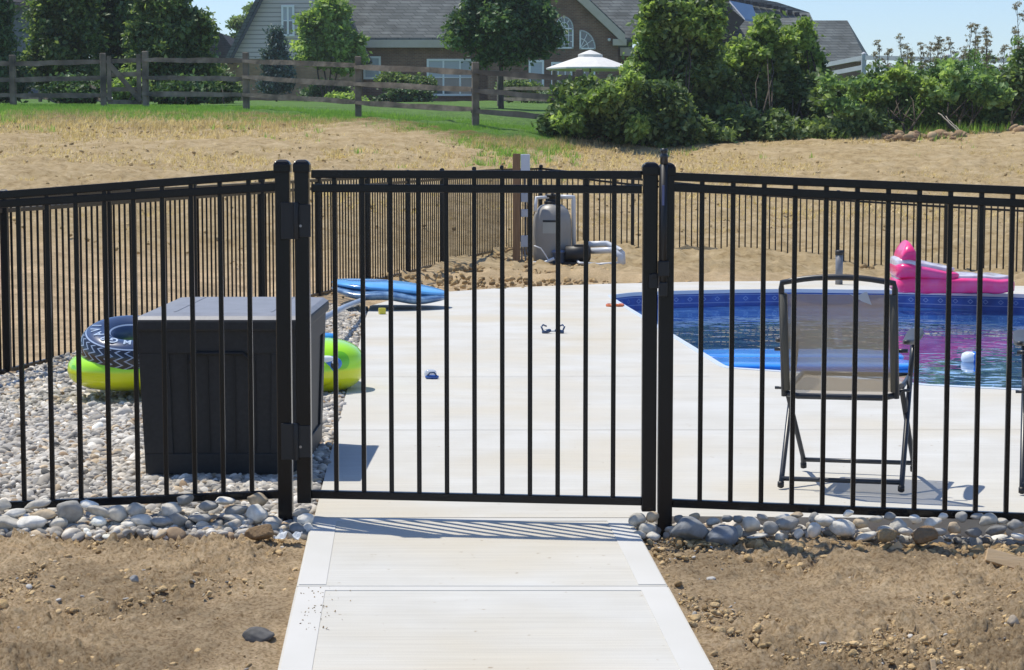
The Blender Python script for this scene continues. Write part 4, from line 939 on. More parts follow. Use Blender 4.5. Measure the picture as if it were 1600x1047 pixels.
# ------------------------------------------------------------------ pool equipment
def PE(px, py, dy=0): return P(px, py, 27.6+dy)
Ye = 27.6; c = PE(807, 414); zt = PE(807, 240).z
TIM = mat('treated timber', (.20, .115, .06), .85, c2=(.27, .165, .09), scale=5, stretch=(8, 8, .7), bump=.4, bscale=14)
wp = thing('timber_post', 'brown timber post carrying the grey electrical boxes beside the pool filter', 'post', (c.x, c.y, c.z))
MB().box((c.x, Ye, (c.z-.2+zt)/2), (.1, .1, zt-c.z+.2)).build('post', TIM, wp, bevel=.004)
GRB = mat('grey electrical box', (.36, .40, .46), .5, c2=(.42, .46, .52), scale=8)
def ebox(px0, px1, py0, py1, nm='junction_box', dep=.1, m=GRB, par=wp):
    a, b = PE(px0, py1), PE(px1, py0); mb = MB(); mb.box(((a.x+b.x)/2, Ye-.0, (a.z+b.z)/2), (b.x-a.x, dep, b.z-a.z)); o = mb.build(nm, m, par, bevel=.008)
    return o
ebox(813.6, 828, 241, 271, 'breaker_box', .13, mat('pale breaker box', (.55, .60, .68), .45)); ebox(814, 829, 302, 316); ebox(814, 826, 327, 339); ebox(813.6, 827, 368, 386)
for x0, y0_, y1_ in ((820, 271, 302), (821, 316, 327), (821, 339, 368)): MB().tube([PE(x0, y0_), PE(x0, y1_)], .016, 10).build('conduit', mat('dark conduit', (.05, .055, .065), .5) if 'dark conduit' not in bpy.data.materials else bpy.data.materials['dark conduit'], wp)
for x0, x1 in ((815, 814), (819, 821), (824, 827)): MB().tube([PE(x0, 386), PE((x0+x1)/2+1, 402), PE(x1, 415)], .011, 8).build('cable', mat('grey cable', (.22, .23, .25), .5) if 'grey cable' not in bpy.data.materials else bpy.data.materials['grey cable'], wp)
TANK = mat('beige tank', (.27, .255, .23), .42, c2=(.30, .285, .255), scale=3)
c = PE(862.5, 413, .1); z0 = c.z-.06; z1 = PE(862, 317, .1).z; hh = z1-z0; r = 30.5/F*Ye
ft = thing('pool_filter', 'beige egg shaped sand filter tank with black valve, at the back of the yard', 'pool filter', (c.x, c.y, z0))
MB().lathe((c.x, c.y, z0), [(r*.80, 0), (r*.84, .03), (r*.70, .045), (r*.95, .10), (r, .2), (r, hh*.62), (r*.985, hh*.72), (r*.93, hh*.81), (r*.82, hh*.89), (r*.62, hh*.955), (r*.36, hh*.99), (r*.2, hh)], 40).build('tank', TANK, ft)
MB().lathe((c.x, c.y, z1-.01), [(.11, 0), (.11, .03), (.075, .035), (.075, .085), (.10, .09), (.10, .12), (.05, .13)], 20).build('valve', BLK2, ft)
MB().tube([(c.x-.02, c.y-.03, z1+.10), (c.x+.02, c.y-.16, z1+.14)], .014, 8).build('valve_handle', BLK2, ft)
a, b = PE(847, 364), PE(883, 347)
def wrap(nm, px0, px1, py0, py1, m, k=1.004):
    mb = MB(); zt_, zb_ = PE(0, py0).z, PE(0, py1).z; vs = []
    for i in range(9):
        x = (px0+(px1-px0)*i/8-862.5)/F*Ye; y = -math.sqrt(max((r*k)**2-x*x, 0)); vs += [(c.x+x, c.y+y, zb_), (c.x+x, c.y+y, zt_)]
    mb.add(vs, [(2*i, 2*i+2, 2*i+3, 2*i+1) for i in range(8)], True); return mb.build(nm, m, ft)
wrap('label_plate', 847.5, 875, 347, 364, mat('label plate', (.36, .37, .34), .5)); wrap('nameplate', 847.5, 868, 343.5, 346.5, BLK2, 1.006)
PVC = mat('white pvc', (.62, .64, .66), .35)
def pipe(pts, rr=.028, par=ft, nm='pipe'): 
    pts = [PE(*p) for p in pts]; q = [pts[0]]
    for i in range(1, len(pts)-1): q += [pts[i]+(pts[i-1]-pts[i]).normalized()*.05, pts[i], pts[i]+(pts[i+1]-pts[i]).normalized()*.05]
    q.append(pts[-1]); return MB().tube(q, rr, 14).build(nm, PVC, par)
pipe([(872, 307.5, .1), (896, 308, .1), (897, 400, .1)], .030); pipe([(858, 308, .05), (838, 309, .05), (836, 330, -.05)], .022)
pp = thing('pool_pump', 'black pool pump with white pipes beside the filter tank', 'pump', tuple(PE(893, 410)))
a = PE(862, 398, -.2); b = PE(922, 398, -.2)
MB().tube([PE(882, 397, -.2), PE(884, 397, -.2), PE(920, 396, -.2), PE(923, 396, -.2)], [.06, .115, .115, .07], 20).build('motor', BLK2, pp)
MB().lathe(PE(873, 411, -.2), [(.085, 0), (.085, .13), (.10, .135), (.10, .16), (.06, .175)], 20).build('strainer', mat('strainer blue grey', (.10, .14, .24), .3), pp)
mb = MB(); mb.box(PE(902, 411, -.2), (.36, .24, .03)); mb.box(PE(905, 385, -.2), (.14, .12, .05)); mb.build('base', BLK2, pp, bevel=.006)
pipe([(918, 382, 0), (948, 381, 0), (966, 390, -.1), (972, 396, -.15), (973, 417, -.15)], .042, pp); pipe([(924, 392, -.2), (955, 391, -.3), (969, 400, -.35), (970, 417, -.35)], .042, pp); pipe([(866, 404, -.35), (852, 410, -.35), (833, 411, -.35)], .022, pp)
pipe([(896, 400, .1), (905, 411, -.4), (935, 413, -.4), (965, 411, -.5)], .018, pp)
o = MB().tube([PE(834, 384, -.35), PE(845, 388, -.35), PE(852, 398, -.35), PE(858, 408, -.35), PE(850, 412, -.4)], .009, 8).build('cable', PVC, pp)

# ------------------------------------------------------------------ houses
SID = bpy.data.materials.new('lap siding'); N, L = nodes(SID); b = N['Principled BSDF']; b.inputs['Roughness'].default_value = .7
tc = N.new('ShaderNodeTexCoord'); sp = N.new('ShaderNodeSeparateXYZ'); L.new(tc.outputs['Object'], sp.inputs[0])
fr = MT('FRACT', MT('MULTIPLY', sp.outputs[2], 1/.20)) if False else None
def nodemath(N, L):
    def f(op, a, c=None):
        x = N.new('ShaderNodeMath'); x.operation = op
        for i, q in enumerate((a, c)):
            if q is None: continue
            if isinstance(q, (int, float)): x.inputs[i].default_value = q
            else: L.new(q, x.inputs[i])
        return x.outputs[0]
    return f
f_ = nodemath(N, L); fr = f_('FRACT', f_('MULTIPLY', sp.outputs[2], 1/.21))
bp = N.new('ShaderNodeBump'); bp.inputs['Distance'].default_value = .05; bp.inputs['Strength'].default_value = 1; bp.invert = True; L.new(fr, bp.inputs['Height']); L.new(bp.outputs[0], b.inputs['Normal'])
mx = N.new('ShaderNodeMix'); mx.data_type = 'RGBA'; L.new(f_('GREATER_THAN', fr, .82), mx.inputs[0]); mx.inputs[6].default_value = (.64, .56, .49, 1); mx.inputs[7].default_value = (.30, .265, .23, 1); L.new(mx.outputs[2], b.inputs['Base Color'])  # darker band paints the shadow line under each overlapping board
def brickmat(name, c1, c2, mortar, sx=.22, sz=.075, bump=.3, ms=.012, rough=.85):
    m = bpy.data.materials.new(name); N, L = nodes(m); b = N['Principled BSDF']; b.inputs['Roughness'].default_value = rough; b.inputs['Specular IOR Level'].default_value = .2
    tc = N.new('ShaderNodeTexCoord'); sp = N.new('ShaderNodeSeparateXYZ'); L.new(tc.outputs['Object'], sp.inputs[0])
    cb_ = N.new('ShaderNodeCombineXYZ'); ad = N.new('ShaderNodeMath'); L.new(sp.outputs[0], ad.inputs[0]); L.new(sp.outputs[1], ad.inputs[1]); L.new(ad.outputs[0], cb_.inputs[0]); L.new(sp.outputs[2], cb_.inputs[1])
    br = N.new('ShaderNodeTexBrick'); L.new(cb_.outputs[0], br.inputs['Vector']); br.inputs['Scale'].default_value = 1; br.inputs['Brick Width'].default_value = sx; br.inputs['Row Height'].default_value = sz; br.inputs['Mortar Size'].default_value = ms
    br.inputs['Color1'].default_value = (*c1, 1); br.inputs['Color2'].default_value = (*c2, 1); br.inputs['Mortar'].default_value = (*mortar, 1)
    n = N.new('ShaderNodeTexNoise'); n.inputs['Scale'].default_value = 1.3; n.inputs['Detail'].default_value = 8; L.new(tc.outputs['Object'], n.inputs[0])
    mr = N.new('ShaderNodeMapRange'); mr.inputs[1].default_value = .3; mr.inputs[2].default_value = .7; mr.inputs[3].default_value = .72; mr.inputs[4].default_value = 1.25; L.new(n.outputs[0], mr.inputs[0])
    mu = N.new('ShaderNodeMix'); mu.data_type = 'RGBA'; mu.blend_type = 'MULTIPLY'; mu.inputs[0].default_value = 1; L.new(br.outputs[0], mu.inputs[6]); L.new(mr.outputs[0], mu.inputs[7]); L.new(mu.outputs[2], b.inputs['Base Color'])
    return m
BRK = brickmat('brown brick', (.24, .13, .085), (.17, .09, .06), (.23, .18, .14)); BRK2 = brickmat('tan brick', (.40, .25, .14), (.30, .18, .10), (.3, .22, .15))
SHG = brickmat('grey shingles', (.165, .18, .175), (.105, .118, .115), (.07, .078, .078), .55, .16, ms=.02)
SHD = brickmat('dark shingles', (.06, .062, .07), (.045, .046, .052), (.03, .03, .034), .5, .14, ms=.02)
TRM = mat('cream trim', (.54, .46, .37), .6, c2=(.58, .50, .42), scale=3); WHT = mat('white window frame', (.86, .86, .86), .45); GLS = mat('window glass', (.07, .085, .11), .06, spec=1, c2=(.10, .12, .15), scale=.8); BLND = mat('blinds behind glass', (.42, .45, .50), .25, c2=(.5, .53, .57), scale=3, stretch=(.3, .3, 30))
def HP(px, py, Y=100.): return P(px, py, Y)
def win(par, px0, px1, py0, py1, Y, cols=2, rows=2, mid=None, blind=.45):
    a, b = HP(px0, py1, Y), HP(px1, py0, Y); w = b.x-a.x; h = b.z-a.z; t = .10
    mb = MB(); y = Y-.04
    mb.box((a.x+w/2, y, a.z+t/2), (w, .08, t)); mb.box((a.x+w/2, y, b.z-t/2), (w, .08, t)); mb.box((a.x+t/2, y, a.z+h/2), (t, .08, h-2*t-.004)); mb.box((b.x-t/2, y, a.z+h/2), (t, .08, h-2*t-.004))
    for i in range(1, cols): mb.box((a.x+w*i/cols, y-.005, a.z+h/2), (.09 if cols < 4 and rows < 3 else .05, .07, h-2*t-.004))
    for j in range(1, rows): mb.box((a.x+w/2, y-.012, a.z+h*j/rows), (w-2*t, .06, .045))
    o = mb.build('window', WHT, par)
    mb = MB(); hs = h*(1-blind); mb.box((a.x+w/2, Y-.015, a.z+t+(hs-t)/2), (w-2*t-.003, .02, hs-t)); mb.build('pane', GLS, o)
    if blind: mb = MB(); mb.box((a.x+w/2, Y-.017, a.z+hs+(h-hs-t)/2+.002), (w-2*t-.003, .02, h-hs-t)); mb.build('blind', BLND, o)
    return o
def arc_win(par, cx0, cx1, ytop, yspr, ybot, Y, quarter=False):
    # arched (or quarter round) window built from frame ring, muntins and glass
    a, b = HP(cx0, ybot, Y), HP(cx1, yspr, Y); zt = HP(cx0, ytop, Y).z; w = b.x-a.x; mb = MB(); gp = []
    if quarter: c = Vector((a.x, Y, b.z)); rx, rz_ = w, zt-b.z; angs = np.linspace(0, math.pi/2, 13)
    else: c = Vector((a.x+w/2, Y, b.z)); rx, rz_ = w/2, zt-b.z; angs = np.linspace(0, math.pi, 17)
    rim = [c+Vector((rx*math.cos(t), -.04, rz_*math.sin(t))) for t in angs]; zb_ = a.z if not quarter else b.z
    outline = ([Vector((b.x, Y-.04, zb_))] if not quarter else [c+Vector((0, -.04, 0))])+rim+([Vector((a.x, Y-.04, zb_))] if not quarter else [])
    if quarter: outline = [c+Vector((0, -.04, 0))]+rim
    for p, q in zip(outline, outline[1:]+outline[:1]): mb.bar(p, q, .07, .08, up=(0, 1, 0), ext=.02)
    for t in (math.pi*.3, math.pi*.5, math.pi*.7) if not quarter else (math.pi/6, math.pi/3):
        mb.bar(c+Vector((0, -.04, 0)), c+Vector((rx*math.cos(t), -.04, rz_*math.sin(t))), .03, .05, up=(0, 1, 0))
    mid = [c+Vector((rx*.55*math.cos(t), -.042, rz_*.55*math.sin(t))) for t in angs]
    for p, q in zip(mid, mid[1:]): mb.bar(p, q, .03, .05, up=(0, 1, 0))
    if not quarter:
        mb.bar((a.x, Y-.045, b.z), (b.x, Y-.045, b.z), .06, .07, up=(0, 1, 0))
        for i in (1, 2, 3): x = a.x+w*i/4; mb.bar((x, Y-.043, zb_), (x, Y-.043, b.z), .03, .05, up=(0, 1, 0))
        for j in (1, 2): z = zb_+(b.z-zb_)*j/3; mb.bar((a.x, Y-.041, z), (b.x, Y-.041, z), .03, .05, up=(0, 1, 0))
    o = mb.build('window', WHT, par)
    MB().prism([v+Vector((0, .025, 0)) for v in outline], (0, .01, 0)).build('pane', GLS, o); return o
YH = 100.0
base = HP(600, 158, YH)
ha = thing('brick_house', 'large brown brick house with grey shingle roof and a siding gable, behind the rail fence', 'house', (base.x, base.y, base.z))
zb_ = base.z-.6; zeave = HP(600, 75, YH).z
# brick body
xl, xr = HP(560, 0, YH).x, HP(1000, 0, YH).x
MB().box(((xl+xr)/2, YH+6, (zb_+zeave)/2), (xr-xl, 12, zeave-zb_)).build('brick_wall', BRK, ha)
# main roof: slope away from the eave, with fascia and soffit
ze = HP(600, 66, YH).z; ov = .45
def gable_roof(xa, xb, y0, y1, z0, z1, m, nm='roof', par=ha, th=.18):
    ym = (y0+y1)/2; mb = MB()
    for ya, za, yb, zb2 in ((y0, z0, ym, z1), (ym, z1, y1, z0)):
        mb.prism([(xa, ya, za), (xb, ya, za), (xb, yb, zb2), (xa, yb, zb2)], (0, 0, th))
    return mb.build(nm, m, par)
gable_roof(xl-.6, HP(1012, 0, YH).x, YH-ov, YH+13, ze, ze+5.6, SHG)
# siding gable wing on the left, standing forward
Yw = YH-1.2
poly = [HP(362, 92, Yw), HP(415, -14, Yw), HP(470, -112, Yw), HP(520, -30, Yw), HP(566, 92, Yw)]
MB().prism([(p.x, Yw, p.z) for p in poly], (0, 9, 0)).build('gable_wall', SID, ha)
poly = [HP(364, 92.5, Yw), HP(564, 92.5, Yw), HP(564, 170, Yw), HP(364, 170, Yw)]
MB().prism([(p.x, Yw+.05, p.z) for p in poly], (0, 8.9, 0)).build('brick_base', BRK2, ha)
mb = MB(); r0, r1, r2 = HP(357, 99, Yw), HP(470, -122, Yw), HP(574, 99, Yw)
for p, q in ((r0, r1), (r1, r2)):
    d = (q-p).normalized(); nrm = Vector((-d.z, 0, d.x)) if d.x*d.z > 0 else Vector((-d.z, 0, d.x))
    if nrm.z < 0: nrm = -nrm
    mb.prism([(p.x, Yw-.35, p.z), (q.x, Yw-.35, q.z), (q.x+nrm.x*.2, Yw-.35, q.z+nrm.z*.2), (p.x+nrm.x*.2, Yw-.35, p.z+nrm.z*.2)], (0, 9.6, 0))
mb.build('wing_roof', SHG, ha)
mb = MB()
for p, q in ((r0, r1),):
    mb.bar((p.x+.10, Yw-.37, p.z), (q.x+.10, Yw-.37, q.z), .12, .05, up=(0, 1, 0))
mb.build('rake_board', mat('dark rake', (.06, .065, .075), .5), ha)
win(ha, 440, 460, 8, 57, Yw, 2, 2, blind=.5)
# eave boards
a, b = HP(560, 75, YH), HP(850, 75, YH); zf0, zf1 = HP(0, 75, YH).z, HP(0, 63, YH).z
mb = MB(); mb.box(((a.x+b.x)/2+.1, YH-ov+.0, (zf0+zf1)/2), (b.x-a.x, .06, zf1-zf0)); mb.box(((a.x+b.x)/2+.1, YH-.2, zf0+.03), (b.x-a.x, .36, .05)); mb.build('fascia', TRM, ha)
a, b = HP(968, 88, YH), HP(1012, 88, YH); mb = MB(); mb.box(((a.x+b.x)/2, YH-ov, (HP(0, 88, YH).z+HP(0, 75, YH).z)/2), (b.x-a.x, .06, .4)); mb.build('fascia', TRM, ha)
win(ha, 568, 595, 88, 124, YH, 1, 1, blind=.99)
win(ha, 667, 745, 92, 150, YH, 3, 2, blind=.5)
win(ha, 1004, 1006, 120, 122, YH, 1, 1, blind=0) if False else None
# brick cross gable standing forward, with trim
Yg_ = YH-1.5
gp = [HP(762, 160, Yg_), HP(762, 72, Yg_), HP(866, -32, Yg_), HP(966, 62, Yg_), HP(966, 160, Yg_)]
MB().prism([(p.x, Yg_, p.z) for p in gp], (0, 8, 0)).build('gable_brick', BRK, ha)
ap = HP(866, -44, Yg_); l0 = HP(752, 70, Yg_); r0 = HP(976, 60, Yg_)
mb = MB(); mbt = MB()
for p in (l0, r0):
    mb.prism([(p.x, Yg_-.35, p.z+.0), (ap.x, Yg_-.35, ap.z), (ap.x, Yg_-.35, ap.z+.25), (p.x, Yg_-.35, p.z+.25)], (0, 8, 0))
    mbt.prism([(p.x, Yg_-.42, p.z-.32), (ap.x, Yg_-.42, ap.z-.34), (ap.x, Yg_-.42, ap.z+.20), (p.x, Yg_-.42, p.z+.16)], (0, .38, 0))
mbt.box((r0.x-.25, Yg_-.2, r0.z-.2), (.65, .36, .3))
mb.build('gable_roof', SHG, ha); mbt.build('gable_trim', TRM, ha)
arc_win(ha, 868, 895, 27, 45, 75, Yg_); arc_win(ha, 906.5, 929.5, 48, 76, 76, Yg_, True); arc_win(ha, 803, 826, 48, 76, 76, Yg_, True) if False else None
win(ha, 826, 850, 94, 145, Yg_, 1, 2, blind=.45); win(ha, 861, 894, 97, 148, Yg_, 3, 4, blind=0); win(ha, 905, 930, 97, 150, Yg_, 3, 4, blind=0)
win(ha, 960, 965, 97, 150, Yg_, 1, 2, blind=0) if False else None
c = HP(952, 62, Yg_-.1); MB().sq(c, (.16, .16, .16), 1, 1, 12, 8).build('flood_light', WHT, ha)
# second house at right (grey hipped roof, dark dormers)
Y2h = 118.0
hb = thing('grey_roof_house', 'grey roofed house at right with dark gables and a blue skylight, behind the hedge', 'house', tuple(HP(1200, 110, Y2h)))
q = lambda px, py, dy=0: (P(px, py, Y2h+dy).x, Y2h+dy, P(px, py, Y2h+dy).z)
MB().prism([q(1030, 82), q(1330, 90), q(1330, 190), q(1030, 190)], (0, 9, 0)).build('wall', BRK, hb)
MB().prism([q(1020, 82, -.5), q(1052, -8, 4), q(1150, -2, 4), q(1215, 10, 4), q(1265, 26, 4), q(1290, 80, -.5)], (0, .1, .25)).build('roof', SHG, hb)
mb = MB(); mb.add([q(1266, 32, 1), q(1324, 32, 1), q(1300, 96, -2), q(1252, 96, -2)], [(0, 1, 2, 3)]); mb.add([q(1324, 32, 1), q(1354, 92, -1), q(1354, 96, -2.1), q(1298, 97, -2.1)], [(0, 1, 2, 3)]); mb.add([q(1266, 32, 1), q(1324, 32, 1), q(1324, 60, 6), q(1266, 60, 6)], [(0, 1, 2, 3)])
mb.add([q(1324, 32, 1), q(1354, 92, -1), q(1360, 92, 6), q(1324, 60, 6)], [(0, 1, 2, 3)]); mb.build('hip_roof', SHG, hb)
MB().prism([q(1256, 94, -1.6), q(1350, 94, -1.6), q(1350, 190, -1.6), q(1256, 190, -1.6)], (0, 6, 0)).build('wing_wall', BRK, hb)
DRK = mat('dark gable siding', (.035, .028, .024), .8, c2=(.05, .04, .034), scale=3)
MB().prism([q(1098, 66, -1.2), q(1134, 6, -1.2), q(1164, 32, -1.2), q(1140, 60, -1.2)], (0, 3.5, 0)).build('dormer', DRK, hb)
MB().prism([q(1140, 4, 1.0), q(1176, 11, 1.2), q(1184, 36, -.2), q(1164, 32, -.2)], (0, .1, .12)).build('skylight', mat('skylight glass', (.05, .11, .21), .3, spec=.8), hb)
MB().prism([q(1066, 84, -1.4), q(1100, 40, -1.4), q(1128, 66, -1.4), q(1128, 84, -1.4)], (0, 3.5, 0)).build('dormer', DRK, hb)
MB().box(Vector(q(1206, 57, -2)), (.62, .3, .28)).build('awning', mat('blue awning', (.06, .13, .36), .6), hb)
mb = MB()
for px in np.arange(1102, 1262, 11): y_ = np.interp(px, [1052, 1150, 1215, 1265], [-8, -2, 10, 26]); mb.box(Vector(q(px, y_+2.5, 3.7)), (.28, .3, .20))
mb.build('ridge_cap', SHD, hb)
hc = thing('dark_roof_house', 'dark hipped roof of a far house between the trees and the siding gable', 'house', tuple(P(345, 100, 125)))
q3 = lambda px, py, dy=0: (P(px, py, 125+dy).x, 125+dy, P(px, py, 125+dy).z)
MB().prism([q3(300, 96), q3(330, 48), q3(346, 52), q3(376, 92), q3(376, 98), q3(300, 98)], (0, 8, 0)).build('roof', SHD, hc); MB().prism([q3(306, 98.5, .5), q3(372, 98.5, .5), q3(372, 160, .5), q3(306, 160, .5)], (0, 7, 0)).build('wall', BRK2, hc)
hd_ = thing('grey_house', 'pale grey house wall glimpsed behind the dark spruce at the far left', 'house', tuple(P(20, 120, 95)))
q4 = lambda px, py, dy=0: (P(px, py, 95+dy).x, 95+dy, P(px, py, 95+dy).z)
MB().prism([q4(-180, 160), q4(72, 160), q4(72, 10), q4(-180, 10)], (0, 8, 0)).build('wall', mat('grey wall', (.12, .13, .15), .8, c2=(.16, .17, .19), scale=1.5), hd_); MB().prism([q4(-190, 10, -.5), q4(82, 10, -.5), q4(40, -60, 3), q4(-150, -60, 3)], (0, .1, .2)).build('roof', SHD, hd_)

# patio umbrella by the brick house
Yu = 84.0; su = F/Yu; c = P(922, 160, Yu); top = P(922, 78, Yu).z; rim = P(922, 107, Yu).z; rU = 70/su
um = thing('patio_umbrella', 'white two tier patio umbrella open in front of the brick house', 'umbrella', (c.x, c.y, c.z))
CAN = mat('white canopy', (.66, .64, .60), .8, c2=(.72, .70, .66), scale=4)
def canopy(nm, r, z0, z1, val, par):
    mb = MB(); n = 8; vs = [(c.x, c.y, z1)]; m_ = 6
    for j in range(1, m_+1):
        for k in range(n*4):
            t = 2*math.pi*k/(n*4); sag = 1-.06*abs(math.sin(t*n/2))*j/m_; rr = r*j/m_*sag; vs.append((c.x+rr*math.cos(t+.2), c.y+rr*math.sin(t+.2), z1-(z1-z0)*(j/m_)**1.12))
    N4 = n*4
    for k in range(N4): vs.append((vs[1+(m_-1)*N4+k][0], vs[1+(m_-1)*N4+k][1], z0-val))
    fs = [(0, 1+k, 1+(k+1) % N4) for k in range(N4)]+[(1+j*N4+k, 1+j*N4+(k+1) % N4, 1+(j+1)*N4+(k+1) % N4, 1+(j+1)*N4+k) for j in range(m_) for k in range(N4)]
    mb.add(vs, fs); o = mb.build(nm, CAN, par); so_ = o.modifiers.new('s', 'SOLIDIFY'); so_.thickness = .015; return o
canopy('canopy', rU, rim, P(0, 84, Yu).z, .06, um); canopy('top_vent', rU*.28, P(0, 85.5, Yu).z, top, .10, um)
MB().tube([(c.x, c.y, c.z-.5), (c.x, c.y, top-.1)], .035, 10).build('pole', mat('umbrella pole', (.10, .07, .05), .6), um)

# ------------------------------------------------------------------ split rail fence
GREYW = mat('weathered rail', (.15, .12, .088), .9, c2=(.27, .23, .18), scale=3, stretch=(1, 1, 1), bump=.6, bscale=14, bdist=.02, c3=(.075, .07, .055), scale3=2)
SR = thing('split_rail_fence', 'grey weathered split rail fence along the top of the slope', 'fence', tuple(P(385, 168, 50)))
def rough_bar(mb, a, b, w, h, n=7, jit=.012, seed=0):
    r = random.Random(seed); a, b = Vector(a), Vector(b); pts = [a.lerp(b, i/n)+Vector((0, r.uniform(-jit, jit), r.uniform(-jit, jit))) for i in range(n+1)]
    if w < .08: mb.tube(pts, [w/2*(.75 if i in (0, n) else 1+r.uniform(-.1, .1)) for i in range(n+1)], 6); return
    vs = []
    for i, p in enumerate(pts):
        hh = h*.5*(.6 if i in (0, n) else 1+r.uniform(-.13, .13)); ww = w*.38
        vs += [p+Vector((0, -ww, -hh)), p+Vector((0, ww, -hh*.9)), p+Vector((0, ww*.7, hh*.9)), p+Vector((0, -ww*.8, hh))]
    mb.add(vs, [(i*4+k, i*4+(k+1) % 4, (i+1)*4+(k+1) % 4, (i+1)*4+k) for i in range(n) for k in range(4)]+[(0, 1, 2, 3), (n*4+3, n*4+2, n*4+1, n*4)])
srp = [(-118, 84, 163, 52.5), (21, 86, 165, 52), (162, 83, 164, 52), (228, 80, 165, 52), (385, 82, 168, 50.5), (560, 88, 178, 47.5), (743, 97, 192, 44), (905, 108, 206, 43.3)]
tops = []
for i, (px, y0_, y1_, Yp) in enumerate(srp):
    b, t = P(px, y1_, Yp), P(px, y0_, Yp); mb = MB(); r = random.Random(i)
    mb.box((b.x, b.y, (b.z-.2+t.z)/2), (.15, .13, t.z-b.z+.2), r.uniform(-.3, .3)); mb.build('post', GREYW, SR, bevel=.02); tops.append((b, t))
for i in range(len(srp)-1):
    if i == 2: continue
    (b0, t0), (b1, t1) = tops[i], tops[i+1]
    for k, fr_ in enumerate((.84, .53, .21)):
        a = b0.lerp(t0, fr_); c = b1.lerp(t1, fr_); mb = MB()
        rough_bar(mb, a+Vector((-.1, 0, random.uniform(-.03, .03))), c+Vector((.1, 0, random.uniform(-.03, .03))), .13, .12, seed=i*3+k); mb.build('rail', GREYW, SR)
(b0, t0), (b1, t1) = tops[2], tops[3]
GG = thing('wooden_gate', 'weathered wooden gate with a diagonal brace in the split rail fence', 'gate', tuple(b0))
for fr_ in (.84, .58, .30, .06):
    a = b0.lerp(t0, fr_)+Vector((.10, 0, 0)); c = b1.lerp(t1, fr_)-Vector((.1, 0, 0)); MB().bar(a, c, .04, .11).build('board', GREYW, GG)
for p_, t_, sx in ((b0, t0, .16), (b1, t1, -.16)): MB().box((p_.x+sx, p_.y-.035, (p_.z+t_.z)/2+.02), (.11, .03, (t_.z-p_.z)*.86)).build('stile', GREYW, GG)
MB().bar(b0.lerp(t0, .80)+Vector((.14, -.06, 0)), b1.lerp(t1, .08)+Vector((-.12, -.06, 0)), .03, .12).build('diagonal_brace', GREYW, GG)
RR = thing('split_rail_fence', 'second split rail fence farther back, in front of the brick house', 'fence', tuple(P(780, 160, 72)))
rp_ = [(-20, 108, 160, 78), (63, 112, 160, 76), (140, 116, 164, 74), (283, 118, 163, 74), (346, 118, 161, 76), (780, 112, 162, 74), (866, 110, 165, 70), (985, 116, 172, 68)]
tp_ = []
for px, y0_, y1_, Yp in rp_:
    b, t = P(px, y1_, Yp), P(px, y0_, Yp); MB().box((b.x, b.y, (b.z-.3+t.z)/2), (.14, .13, t.z-b.z+.3), .2).build('post', GREYW, RR, bevel=.02); tp_.append((b, t))
for i in range(len(rp_)-1):
    if 346 <= rp_[i][0] < 780: continue
    for k, fr_ in enumerate((.8, .48, .16)):
        mb = MB(); rough_bar(mb, tp_[i][0].lerp(tp_[i][1], fr_), tp_[i+1][0].lerp(tp_[i+1][1], fr_), .12, .12, seed=100+i*3+k); mb.build('rail', GREYW, RR)
lb = [((80, 112), (150, 138)), ((95, 140), (160, 156)), ((60, 150), (110, 166))]
for i, (u, v) in enumerate(lb):
    mb = MB(); rough_bar(mb, P(*u, 62), P(*v, 56), .11, .1, seed=200+i); tag(mb.build('fallen_rail', GREYW), ('grey rail leaning down to the gate, uppermost of three sloping rails at left', 'grey rail leaning down to the gate, middle of three sloping rails at left', 'grey rail leaning in the grass, lowest of three sloping rails at left')[i], 'rail', 'sloping loose rails at left')
# white vinyl fence behind the right hedge
VIN = mat('white vinyl', (.45, .47, .50), .5, c2=(.5, .52, .55), scale=3)
VF = thing('vinyl_fence', 'white vinyl rail fence showing above the hedge at right', 'fence', tuple(P(1349, 120, 60)))
vp = [(1240, 106, 150, 66), (1349, 85, 140, 60), (1480, 88, 150, 57), (1625, 90, 160, 54)]
for px, y0_, y1_, Yp in vp:
    b, t = P(px, y1_, Yp), P(px, y0_, Yp); MB().box((b.x, b.y, (b.z-.6+t.z)/2), (.13, .13, t.z-b.z+.6)).build('post', VIN, VF, bevel=.01)
    MB().lathe((b.x, b.y, t.z), [(.09, 0), (.09, .02), (.01, .07)], 4).build('post_cap', VIN, VF)
for (p, q_) in zip(vp[:-1], vp[1:]):
    for d0 in (5, 20, 36): MB().bar(P(p[0], p[1]+d0, p[3]), P(q_[0], q_[1]+d0, q_[3]), .04, .13).build('rail', VIN, VF)

